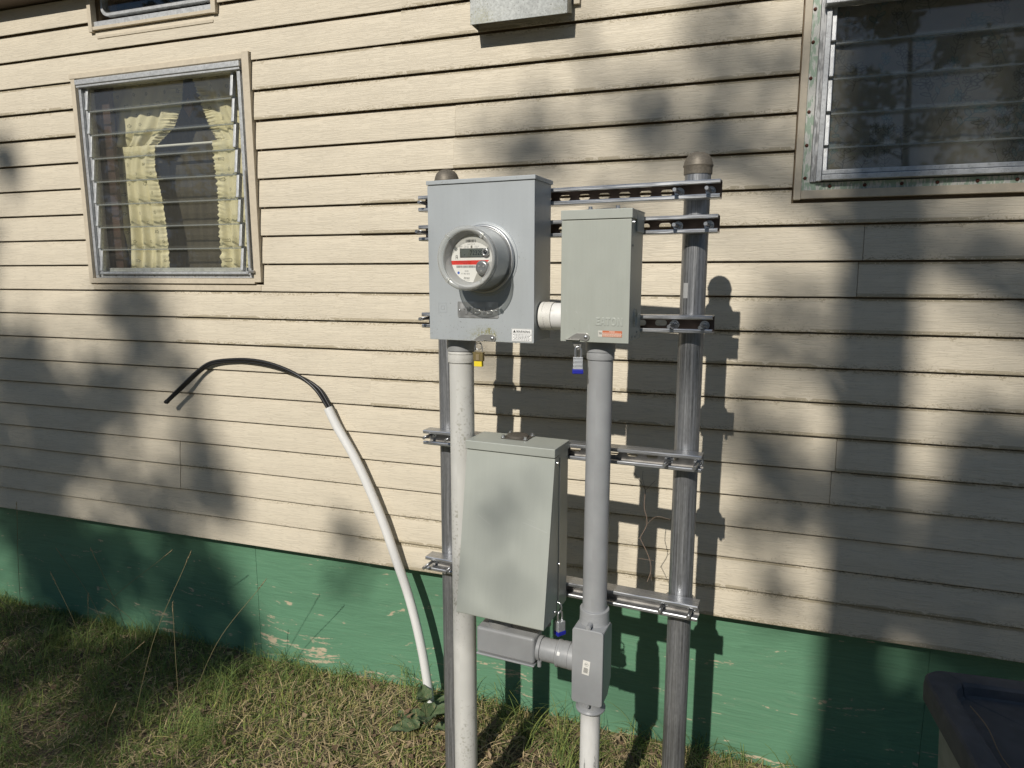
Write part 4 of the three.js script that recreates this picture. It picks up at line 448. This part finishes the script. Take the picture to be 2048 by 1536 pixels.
// ------------------------------------------------------------------ wheeled bin
{
  const o = thing('storage_bin', 'dark blue grey lidded plastic bin standing against the green skirt', 'bin', V3(0.66, GROUND, 0.86), 0.07); const lid = std({ map: tex(256, 256, (u, v) => { const t = 0.85 + 0.3 * nX(u, v) + 0.25 * sstep(0.7, 0.9, nG(u, v)); return [0.056 * t, 0.057 * t, 0.06 * t]; }), bumpMap: trimBump, bumpScale: 0.0006, roughness: 0.8 }), bod = std({ map: tex(128, 128, (u, v) => { const t = 0.85 + 0.3 * nX(u, v); return [0.20 * t, 0.195 * t, 0.175 * t]; }), roughness: 0.6 });
  const cx = 0.66, cz = 0.86, w = 0.25, d = 0.262, y = 0.26; const P = (s, h, r) => { const q = []; const sh = rrect(-w * s - (r || 0), w * s + (r || 0), -d * s - (r || 0), d * s + (r || 0), 0.045); return sh.getPoints(8).map(a => V3(cx + a.x, h, cz + a.y)); };
  const skin = rings => { const pos = [], idx = [], n = rings[0].length; rings.forEach(R => R.forEach(a => pos.push(a.x, a.y, a.z))); for (let j = 0; j < rings.length - 1; j++) for (let i = 0; i < n; i++) { const a = j * n + i, b = j * n + (i + 1) % n; idx.push(a, b, a + n, b, b + n, a + n); } const last = (rings.length - 1) * n; pos.push(cx, rings[rings.length - 1][0].y, cz); for (let i = 0; i < n; i++) idx.push(last + i, last + (i + 1) % n, last + n); const g = new THREE.BufferGeometry(); g.setAttribute('position', new THREE.Float32BufferAttribute(pos, 3)); g.setIndex(idx); const h = g.toNonIndexed(); h.computeVertexNormals(); return uvm(h); };
  part(o, 'body', skin([P(0.94, y - 0.035), P(0.94, y - 0.07), P(0.9, y - 0.075), P(0.78, GROUND)]), bod);
  part(o, 'lid', skin([P(0.96, y - 0.055), P(1, y - 0.05), P(1.005, y - 0.02), P(1.0, y - 0.006), P(0.985, y - 0.001), P(0.95, y), P(0.855, y - 0.001), P(0.83, y - 0.006), P(0.815, y - 0.022), P(0.80, y - 0.025), P(0.4, y - 0.018)]), lid);
  const tw = thing('dry_twig', 'thin dry twig lying on the bin lid', 'twig', V3(0.50, y, 0.82)); part(tw, 'stem', tube([V3(0.452, y + 0.002, 0.74), V3(0.463, y + 0.001, 0.80), V3(0.47, y - 0.016, 0.86), V3(0.49, y - 0.019, 0.93)], 0.0012, 14, 5), std({ color: [0.2, 0.14, 0.08], roughness: 0.9 }));
}
// ------------------------------------------------------------------ grass, weeds, stalks
function blade(L, w, bend, seg = 5) {                     // an arching, tapering blade from the origin
  const pos = [], idx = [], nrm = []; let y = 0, z = 0; for (let i = 0; i <= seg; i++) { const t = i / seg, a = bend * t, ww = w * (1 - t * t * 0.92) / 2; pos.push(-ww, y, z, 0, y, z + ww * 0.35, ww, y, z); y += Math.cos(a) * L / seg; z += Math.sin(a) * L / seg; }
  for (let i = 0; i < seg; i++) { const a = i * 3; for (const k of [0, 1]) idx.push(a + k, a + k + 1, a + k + 3, a + k + 1, a + k + 4, a + k + 3); }
  const g = new THREE.BufferGeometry(); g.setAttribute('position', new THREE.Float32BufferAttribute(pos, 3)); g.setIndex(idx); g.computeVertexNormals(); return g;
}
const dummy = new THREE.Object3D();
function scatter(name, geo, mat, list) {
  const m = new THREE.InstancedMesh(geo, mat, list.length); m.name = name; m.castShadow = m.receiveShadow = true; m.userData.kind = 'stuff'; const c = new THREE.Color();
  list.forEach((b, i) => { dummy.position.set(b.x, groundY(b.x, b.z) - 0.004 + (b.lift || 0), b.z); dummy.rotation.set(b.tx || 0, b.ry, b.tz || 0, 'YXZ'); dummy.scale.set(b.w || 1, b.s, b.s); dummy.updateMatrix(); m.setMatrixAt(i, dummy.matrix); c.setRGB(...b.c); m.setColorAt(i, c); }); scene.add(m); return m;
}
const bladeMat = std({ color: [1, 1, 1], roughness: 0.75 });
{
  const r = rng(101), tall = [], mid = [], dry = [], strawL = []; const den = noise2(50, 50, 102), D = (x, z) => den(x / 10 + 5, z / 10 + 5);
  const green = k => { const t = 0.7 + 0.6 * r(); return k < 0.5 ? [0.12 * t, 0.175 * t, 0.042 * t] : k < 0.8 ? [0.215 * t, 0.245 * t, 0.055 * t] : [0.36 * t, 0.30 * t, 0.12 * t]; }, straw = () => { const t = 0.6 + 0.7 * r(); return [0.44 * t, 0.34 * t, 0.19 * t]; };
  for (let i = 0; i < 30000; i++) { const x = -3.7 + r() * 5.0, z = -0.052 + r() * r() * 1.75; const left = sstep(-1.3, -2.1, x), d = D(x, z); if (r() > 0.25 + 0.75 * sstep(0.3, 0.6, d + 0.18 * left)) continue; mid.push({ x, z, ry: r() * 6.28, s: (0.35 + 0.55 * r()) * (1 + 0.7 * left * d), w: 0.7 + 0.6 * r(), tx: (r() - 0.5) * 0.7, c: green(r() * (1 - 0.35 * left) + 0.25 * (1 - left)) }); }
  for (let i = 0; i < 26000; i++) { const x = -3.6 + r() * 4.9, z = -0.05 + r() * 1.45; const left = sstep(-1.4, -2.2, x); if (r() < 0.35 * left) continue; dry.push({ x, z, ry: r() * 6.28, s: 0.35 + 0.8 * r(), w: 0.8 + 0.8 * r(), tx: 1.0 + 0.6 * r(), lift: 0.004 + 0.014 * r(), c: r() < 0.68 - 0.22 * sstep(-1.2, -1.9, x) ? straw() : green(0.9 * r()) }); }
  const clump = (cx, cz, n, sc, spread, gk = 0.45) => { for (let i = 0; i < n; i++) { const a = r() * 6.28, q = spread * Math.sqrt(r()); tall.push({ x: cx + Math.cos(a) * q, z: Math.max(-0.045, cz - 0.045 + Math.sin(a) * q), ry: a + 1.57 * 0 + (r() - 0.5) * 1.6 + Math.PI * 0.5 * 0, s: sc * (0.6 + 0.6 * r()), w: 0.7 + 0.5 * r(), tx: 0.1 + 0.4 * r(), c: green(r() * gk * 1.3) }); } };
  for (let i = 0; i < 75; i++) { const x = -3.5 + r() * 1.9; clump(x, 0.02 + r() * 0.85, 16 + r() * 22, 0.65 + 0.5 * r(), 0.07); }
  for (const [x, z, n, s] of [[-1.72, 0.03, 40, 0.95], [-1.6, 0.06, 30, 0.8], [-1.42, 0.05, 34, 0.9], [-1.28, 0.04, 22, 0.7], [-1.12, 0.05, 34, 1.1], [-1.05, 0.1, 20, 0.9], [-0.86, 0.06, 26, 1.0], [-0.72, 0.1, 34, 1.2], [-0.6, 0.16, 34, 1.25], [-0.47, 0.2, 60, 1.2], [-0.38, 0.14, 40, 1.15], [-0.42, 0.3, 40, 1.0], [-0.25, 0.05, 26, 1.05], [-0.12, 0.08, 24, 0.9], [-0.02, 0.04, 24, 1.0], [0.1, 0.05, 26, 0.9], [0.25, 0.06, 16, 0.8], [0.42, 0.05, 10, 1.1], [-1.9, 0.3, 30, 0.8], [-1.75, 0.5, 30, 0.7]]) clump(x, z, n, s, 0.06, 0.6);
  scatter('tall_grass', blade(0.19, 0.0021, 1.9, 7), bladeMat, tall); scatter('grass', blade(0.068, 0.0023, 1.5, 4), bladeMat, mid); scatter('dry_thatch', blade(0.08, 0.0026, 0.6, 3), std({ color: [1, 1, 1], roughness: 0.9 }), dry);
  const lf = new THREE.BufferGeometry(); lf.setAttribute('position', new THREE.Float32BufferAttribute([0, 0, 0, 0.010, 0.003, 0.014, 0, 0.0055, 0.034, -0.010, 0.004, 0.015, 0.001, 0.0005, 0.016], 3)); lf.setIndex([0, 1, 4, 1, 2, 4, 2, 3, 4, 3, 0, 4]); lf.computeVertexNormals(); const leaves = []; for (let i = 0; i < 900; i++) { const x = r() < 0.5 ? -3 + r() * 4 : -1.0 + r() * 1.4, z = r() * 0.55; leaves.push({ x, z, ry: r() * 6.28, s: 0.5 + 0.8 * r(), w: 0.6 + 0.7 * r(), tx: (r() - 0.5) * 0.9, lift: 0.012 + 0.012 * r(), c: r() < 0.4 ? [0.32, 0.235, 0.14] : [0.17, 0.11, 0.065] }); } scatter('leaf_litter', lf, std({ color: [1, 1, 1], roughness: 0.85 }), leaves);
}
{ // seeding stalks
  const r = rng(120), stem = std({ color: [0.20, 0.17, 0.085], roughness: 0.8 }), head = std({ color: [0.30, 0.235, 0.13], roughness: 0.9 });
  const st = [[-2.22, 0.49, -1.9, -0.18], [-1.9, 0.32, -1.52, 0.02], [-2.59, 0.27, -1.98, 0.05], [-1.98, 0.5, -1.65, 0.17], [-2.45, 0.27, -2.57, -0.14], [-2.23, 0.23, -2.39, -0.03], [-2.5, 0.23, -2.45, -0.23], [-2.61, 0.04, -2.83, -0.16], [-1.82, 0.44, -1.79, -0.06], [-1.71, 0.56, -1.67, -0.29], [-2.14, 0.74, -2.07, -0.31], [-1.99, 0.6, -1.91, -0.35], [-1.63, 0.5, -1.55, -0.26], [-2.84, 0.21, -2.98, -0.33], [-2.32, 0.48, -2.34, -0.39], [-2.39, 0.04, -2.55, -0.35], [-2.93, 0.2, -2.84, 0.1]];
  for (const [x, z, tx, ty] of st) { const y = groundY(x, z), a = V3(x, y, z), b = V3(tx, ty, z + 0.02), m = a.clone().lerp(b, 0.5).add(V3(-0.05 * (tx - x), 0.03, 0)); const o = thing('grass_stalk', 'dry seeding grass stalk with a feathery tip rising in front of the skirt', 'grass stalk', a, 0, 'seeding stalks in the grass'); part(o, 'stem', tube([a, m, b], 0.0009, 16, 5), stem);
    const d = V3().subVectors(b, m).normalize(), gs = []; for (let i = 0; i < 12; i++) { const q = b.clone().addScaledVector(d, i * 0.0045 - 0.015), v = d.clone().add(V3((r() - 0.5) * 0.9, (r() - 0.5) * 0.4, (r() - 0.5) * 0.9)).normalize(); const g = cyl(q, q.clone().addScaledVector(v, 0.009), 0.0014, 0.0003, 4, false); gs.push(g); } part(o, 'seed_head', M(gs), head); }
}
{ // broad leaved weed at the foot of the bent conduit
  const base = V3(-0.98, groundY(-0.98, 0.17), 0.17), o = thing('weed', 'broad leaved green weed with insect holes at the conduit foot', 'weed', base); const lm = phys({ map: tex(128, 128, (u, v) => { const vein = Math.max(sstep(0.03, 0.0, Math.abs(u - 0.5)), 0.6 * sstep(0.05, 0, Math.abs(((v * 6 + Math.abs(u - 0.5) * 4) % 1) - 0.5))), h = sstep(0.74, 0.8, nM(u, v)); return [mix(mix(0.085, 0.13, vein), 0.26, h * 0.7), mix(mix(0.135, 0.18, vein), 0.22, h * 0.7), mix(mix(0.055, 0.075, vein), 0.11, h * 0.7)]; }), transmission: 0.2, thickness: 0, roughness: 0.7 });
  const r = rng(131); for (const [a, L, w, lift, dy] of [[2.6, 0.11, 0.075, 0.9, 0.05], [3.3, 0.12, 0.085, 0.55, 0.03], [0.4, 0.09, 0.065, 1.1, 0.07], [1.4, 0.08, 0.05, 0.7, 0.02], [4.4, 0.12, 0.085, 0.25, 0.015], [5.2, 0.1, 0.07, 0.3, 0.02], [0.0, 0.06, 0.045, 1.5, 0.13], [3.8, 0.075, 0.055, 0.9, 0.09]]) {
    const pos = [], uv = [], idx = []; const n = 8; for (let i = 0; i <= n; i++) for (let j = -3; j <= 3; j++) { const t = i / n, u = j / 3, ww = w / 2 * Math.pow(Math.sin(Math.PI * Math.pow(t * 0.97 + 0.015, 0.7)), 0.75) * (1 + 0.1 * Math.sin(t * 26)); pos.push(u * ww, 0.012 * Math.abs(u) - 0.25 * L * t * t + 0.004 * Math.sin(t * 13 + u * 5), t * L); uv.push(0.5 + u / 2, t); }
    for (let i = 0; i < n; i++) for (let j = 0; j < 6; j++) { const p = i * 7 + j; idx.push(p, p + 1, p + 7, p + 1, p + 8, p + 7); } const g = new THREE.BufferGeometry(); g.setAttribute('position', new THREE.Float32BufferAttribute(pos, 3)); g.setAttribute('uv', new THREE.Float32BufferAttribute(uv, 2)); g.setIndex(idx); g.computeVertexNormals();
    g.rotateX(-lift * 0.6); g.rotateY(a); const off = V3(Math.sin(a), 0, Math.cos(a)).multiplyScalar(0.03).add(V3(0, dy, 0)).add(base); part(o, 'leaf', g.translate(off.x, off.y, off.z), lm); part(o, 'stalk', tube([base.clone(), base.clone().lerp(off, 0.5).add(V3(0, 0.01, 0)), off], 0.0018, 8, 6), std({ color: [0.1, 0.12, 0.05], roughness: 0.8 })); }
}
{ // dead twig caught in cobweb between the conduit and the post, standing on the lowest strut
  const o = thing('dead_twig', 'dead forked twig hanging between the grey conduit and the clear post', 'twig', V3(-0.21, 0.216, 0.3)), m = std({ color: [0.22, 0.16, 0.12], roughness: 0.85 }), z = 0.3; const L = (a, r) => part(o, 'branch', tube(a.map(q => V3(q[0], q[1], q[2] ?? z)), r, a.length * 6, 5), m);
  L([[-0.231, 0.487], [-0.232, 0.431], [-0.226, 0.411], [-0.224, 0.386], [-0.243, 0.341]], 0.0011); L([[-0.241, 0.343], [-0.215, 0.29], [-0.208, 0.256], [-0.217, 0.216]], 0.0011); L([[-0.231, 0.487], [-0.262, 0.532]], 0.0007); L([[-0.231, 0.487], [-0.24, 0.52], [-0.239, 0.54]], 0.0006); L([[-0.229, 0.487], [-0.205, 0.515]], 0.0006); L([[-0.224, 0.386], [-0.198, 0.412], [-0.16, 0.408]], 0.0006); L([[-0.209, 0.25], [-0.206, 0.222]], 0.0007); L([[-0.245, 0.283], [-0.2, 0.282]], 0.0006);
}
// ------------------------------------------------------------------ trees across the yard: they shade the wall and stand in the window panes
const barkMat = std({ map: tex(256, 256, (u, v) => { const n = gr1(v, u * 0.7), t = 0.6 + 0.8 * n * nX(u, v) * 1.6; return [0.13 * t, 0.10 * t, 0.075 * t]; }), roughness: 0.95 });
const leafMats = [[0.055, 0.085, 0.025], [0.045, 0.075, 0.03], [0.075, 0.10, 0.03]].map(c => std({ color: c, roughness: 0.7 }));
function leafCloud(list, r, size) {                        // list: centre, radii, count
  const n = list.reduce((a, q) => a + q.n, 0), pos = new Float32Array(n * 18); let k = 0; const a = V3(), b = V3(), c = V3();
  for (const q of list) for (let i = 0; i < q.n; i++) { let x, y, z; do { x = 2 * r() - 1; y = 2 * r() - 1; z = 2 * r() - 1; } while (x * x + y * y + z * z > 1); const p = V3(q.p.x + x * q.r[0], q.p.y + y * q.r[1], q.p.z + z * q.r[2]); a.set(r() - 0.5, r() - 0.5, r() - 0.5).normalize(); b.set(r() - 0.5, r() - 0.5, r() - 0.5).cross(a).normalize(); c.crossVectors(a, b); const L = size * (0.7 + 0.6 * r()), w = L * 0.33; const T = p.clone().addScaledVector(a, L), m = p.clone().addScaledVector(a, L * 0.45).addScaledVector(c, L * 0.08), l = m.clone().addScaledVector(b, w), rr = m.clone().addScaledVector(b, -w); for (const v of [p, l, T, p, T, rr]) { pos[k++] = v.x; pos[k++] = v.y; pos[k++] = v.z; } }
  const g = new THREE.BufferGeometry(); g.setAttribute('position', new THREE.BufferAttribute(pos, 3)); g.computeVertexNormals(); return uvm(g);
}
function limb(a, b, r0, r1, sag, R) { const m = a.clone().lerp(b, 0.5).add(V3((R() - 0.5) * 0.2, sag, (R() - 0.5) * 0.2)), cv = new THREE.QuadraticBezierCurve3(a, m, b), g = new THREE.TubeGeometry(cv, 10, 1, 7), P = g.attributes.position, c = V3(); for (let i = 0; i < P.count; i++) { const t = Math.floor(i / 8) / 10; cv.getPointAt(Math.min(1, t), c); const rr = mix(r0, r1, t); P.setXYZ(i, c.x + (P.getX(i) - c.x) * rr, c.y + (P.getY(i) - c.y) * rr, c.z + (P.getZ(i) - c.z) * rr); } g.computeVertexNormals(); return g; }
function trunk(o, x, z, h, r0, r1, R, lean = 0) { const pts = []; for (let i = 0; i <= 8; i++) pts.push(V3(x + lean * i / 8 + (i ? 0.03 * (R() - 0.5) : 0), groundY(x, z) - 0.1 + (h + 0.1) * i / 8, z)); const cv = new THREE.CatmullRomCurve3(pts), g = new THREE.TubeGeometry(cv, 32, 1, 14), P = g.attributes.position, c = V3(); for (let i = 0; i < P.count; i++) { const t = Math.floor(i / 15) / 32; cv.getPointAt(t, c); const rr = mix(r0, r1, t) * (1 + 0.05 * Math.sin(i * 1.7)) * (1 + 0.5 * sstep(0.06, 0, t)); P.setXYZ(i, c.x + (P.getX(i) - c.x) * rr, c.y + (P.getY(i) - c.y) * rr, c.z + (P.getZ(i) - c.z) * rr); } g.computeVertexNormals(); part(o, 'trunk', g, barkMat); }
// two trees whose limbs reach into the sun's path; clumps are given by the wall spot they shade: x, y, half width, half height, leaves
function shadeTree(lab, x, z, h, r0, r1, seed, size, mat, clumps, topClumps) {
  const R = rng(seed), o = thing('shade_tree', lab, 'tree', V3(x, groundY(x, z), z), 0, 'trees across the yard'); trunk(o, x, z, h, r0, r1, R); const list = [];
  for (const [wx, wy, rx, ry, n, dz = 0] of clumps) { const zz = z + dz + (R() - 0.5) * 0.8, p = V3(wx + SUN.x * zz, wy + SUN.y * zz, zz); list.push({ p, r: [rx, ry, Math.max(rx, ry) * 0.8], n }); if (n > 10) { const y0 = clamp(p.y - 0.5 - 0.25 * Math.hypot(p.x - x, p.z - z), 2, h - 0.5); part(o, 'limb', limb(V3(x, y0, z), p, 0.024, 0.006, 0.12, R), barkMat); } }
  for (const [dx, y, dz, rr, n] of topClumps) { const p = V3(x + dx, y, z + dz); list.push({ p, r: [rr, rr * 0.7, rr], n }); part(o, 'limb', limb(V3(x, y - 0.4 - rr * 0.3, z), p, 0.04, 0.01, 0.15, R), barkMat); }
  part(o, 'crown', leafCloud(list, R, size), mat);
}
shadeTree('slender tree whose bare trunk shades the wall beside the flaking window', -0.498, 7.5, 12, 0.12, 0.085, 201, 0.09, leafMats[0], [[0.13, 0.88, 0.1, 0.04, 11], [-0.3, 1.5, 0.1, 0.03, 11]],
  [[0.3, 8.9, 0.4, 0.9, 400], [-0.7, 9.3, -0.3, 0.9, 400], [0.9, 9.1, -0.2, 0.8, 300], [0, 10.2, 0, 1.1, 500], [0.6, 11, 0.4, 0.9, 350], [-0.5, 11.4, 0, 0.8, 300], [0, 12, 0, 0.7, 250]]);
shadeTree('leafy tree shading the wall beyond the rack and the bin', 0.1, 11.5, 15, 0.15, 0.09, 203, 0.10, leafMats[2], [
  [0.13, 0.80, 0.13, 0.05, 30], [0.04, 0.56, 0.13, 0.06, 38], [0.19, 0.43, 0.12, 0.08, 48], [0.10, 0.30, 0.12, 0.05, 26], [0.68, 0.61, 0.13, 0.08, 62], [0.74, 0.42, 0.2, 0.16, 230], [0.70, 0.22, 0.22, 0.14, 230], [0.52, 0.42, 0.08, 0.05, 18], [0.56, 0.2, 0.12, 0.08, 50], [0.53, 1.17, 0.12, 0.04, 26], [0.71, 1.05, 0.09, 0.04, 18], [0.16, 0.96, 0.12, 0.03, 14], [0.11, 0.09, 0.1, 0.04, 14],
  [0.33, 1.62, 0.16, 0.28, 130], [0.62, 1.72, 0.28, 0.12, 150], [0.85, 1.5, 0.25, 0.25, 170], [0.6, 1.45, 0.3, 0.12, 70], [1.0, 0.85, 0.16, 0.3, 120], [0.55, -0.3, 0.14, 0.2, 150], [0.80, -0.2, 0.25, 0.25, 240], [0.45, -0.55, 0.25, 0.15, 120], [1.0, 0.3, 0.3, 0.4, 300], [0.72, 0.0, 0.16, 0.08, 90], [0.62, 0.06, 0.2, 0.08, 70], [0.85, 0.45, 0.2, 0.3, 140],
  [-0.77, 1.46, 0.14, 0.03, 18], [-0.63, 1.52, 0.15, 0.03, 20], [-0.37, 1.58, 0.18, 0.03, 20], [-0.16, 1.5, 0.16, 0.03, 16], [0.0, 1.62, 0.1, 0.05, 18], [-0.28, 1.40, 0.14, 0.025, 13], [-0.02, 1.42, 0.1, 0.03, 11], [-0.05, 1.72, 0.2, 0.04, 22], [-0.43, 0.10, 0.09, 0.04, 5], [-0.50, 0.0, 0.08, 0.07, 5], [-0.44, -0.14, 0.08, 0.02, 4], [-0.58, -0.14, 0.05, 0.03, 4], [-0.3, 1.52, 0.55, 0.12, 40], [0.1, 0.5, 0.2, 0.4, 40], [-1.36, 0.05, 0.06, 0.09, 16], [-1.42, -0.05, 0.07, 0.05, 10], [-0.83, 0.75, 0.1, 0.03, 8]],
  [[0.5, 12, 0.3, 1.1, 400], [1.4, 9.5, 0.2, 0.9, 400], [1.3, 7.5, -0.3, 0.9, 400], [-0.2, 13, 0.3, 1.2, 500], [0.7, 14, -0.2, 0.9, 350], [-0.3, 14.6, 0, 0.9, 350]]);
shadeTree('leafy tree with spreading limbs whose foliage shades the wall under the yellow curtained window', -5.5, 14, 17.5, 0.17, 0.09, 202, 0.10, leafMats[1], [
  [-2.95, 1.53, 0.1, 0.12, 40], [-2.85, 0.5, 0.45, 0.45, 130], [-2.4, 0.35, 0.4, 0.4, 90], [-2.33, 0.96, 0.2, 0.07, 80], [-2.98, 0.62, 0.2, 0.2, 210], [-2.80, 0.36, 0.25, 0.2, 270], [-2.06, 0.37, 0.1, 0.24, 110], [-2.22, 0.73, 0.2, 0.08, 70], [-2.48, 0.56, 0.18, 0.16, 110], [-1.98, 0.17, 0.11, 0.12, 80], [-3.15, 0.1, 0.36, 0.28, 460], [-2.35, 0.10, 0.2, 0.12, 100], [-2.62, -0.22, 0.22, 0.16, 180], [-2.2, -0.22, 0.24, 0.2, 260], [-3.0, -0.3, 0.3, 0.3, 400], [-2.9, -0.75, 0.5, 0.25, 330], [-2.2, -0.6, 0.3, 0.22, 330], [-2.5, -1.0, 0.5, 0.2, 180], [-3.3, 0.7, 0.25, 0.5, 330], [-3.2, 1.2, 0.15, 0.12, 60], [-1.95, -0.42, 0.12, 0.12, 70], [-2.0, -0.95, 0.15, 0.12, 60], [-1.6, -1.05, 0.2, 0.1, 60]],
  [[0.4, 14, 0.3, 1.1, 500], [-0.9, 13.7, -0.3, 1.1, 500], [-0.2, 15, 0.3, 1.2, 600], [0.7, 15.8, -0.2, 0.9, 350], [-0.6, 16.6, 0, 0.9, 350], [-1.4, 12, 0.2, 0.9, 400], [-1.3, 10, -0.4, 0.7, 300]]);
function yardTree(x, z, h, cr, seed, n, lab, mi, grp) {
  const R = rng(seed), o = thing('yard_tree', lab, 'tree', V3(x, groundY(x, z), z), 0, 'trees across the yard'); trunk(o, x, z, h * 0.92, 0.05 + h * 0.009, 0.03, R, (R() - 0.5) * 0.5); const list = [];
  const m = 15; for (let i = 0; i < m; i++) { const t = i / (m - 1), y = h * (0.22 + 0.72 * t), q = cr * (1 - 0.75 * t * t) * (0.5 + 0.5 * R()), a = R() * 6.28, p = V3(x + Math.cos(a) * q, y, z + Math.sin(a) * q); const rr = cr * (0.3 + 0.22 * R()) * (1 - 0.4 * t); list.push({ p, r: [rr, rr * 0.55, rr], n: Math.round(n / m) }); part(o, 'limb', limb(V3(x, Math.min(h * 0.9, y - 0.3), z), p, 0.035 * (1 - 0.5 * t), 0.01, 0.1, R), barkMat); }
  part(o, 'crown', leafCloud(list, R, z > 20 ? 0.27 : 0.19), leafMats[mi]);
}
[[4.3, 8, 10, 2.0, 'bushy green tree beyond the bin side of the yard'], [2.9, 12.5, 11.5, 1.9, 'leafy tree mirrored in the flaking window'], [7.2, 12, 12, 2.3, 'wide green tree at the yard edge on the bin side'], [6, 17, 13, 2.4, 'tall green tree behind the bushy yard tree'], [-1.8, 15.5, 7.6, 2.0, 'low leafy tree straight across the yard'], [-4.6, 19, 10, 2.3, 'rounded tree behind the low leafy tree'], [1, 20, 12.5, 2.4, 'tall rounded tree behind the mirrored tree'], [-9, 9.5, 11, 2.2, 'green tree on the curtained window side of the yard'], [-9.2, 15, 12, 2.2, 'tall green tree beyond the spreading limbs'], [-12, 16, 13, 2.8, 'large tree at the far edge of the yard'], [10.5, 8.5, 11, 2.4, 'green tree far out past the bin'], [-13, 6, 10, 2.4, 'green tree far out past the curtained window'], [-11, 9, 5.5, 2.2, 'added low bushy tree mirrored in the curtained window'], [-14.5, 11.5, 7, 2.6, 'added broad low tree behind the mirrored bushy one'], [-17, 17, 10, 3, 'added broad tree at the far corner of the yard'], [-10.5, 12.5, 6, 2.2, 'added low round tree between the taller ones'], [-0.5, 24.5, 12, 2.9, 'added far dense tree in line behind the low leafy tree'], [3.2, 25.5, 13, 3, 'added far dense tree in line behind the mirrored tree'], [6.4, 24, 12, 3, 'added far dense tree in line behind the wide green tree'], [9.8, 25, 13, 3.1, 'added far dense tree near the end of the tree line'], [13, 23, 12, 3.1, 'added far dense tree at the end of the tree line'], [5, 20.5, 9, 2.6, 'added mid height dense tree in front of the tree line'], [8, 4.2, 9, 1.8, 'added slim green tree near the bin end of the house'], [-9.5, 4.6, 9, 1.8, 'added slim green tree near the curtained end of the house']].forEach(([x, z, h, cr, lab], i) => yardTree(x, z, h, cr, 300 + i, 2100, lab, i % 3));  // low bushes, far dense row and slim trees are unseen, added to block sky

renderer.render(scene, camera);
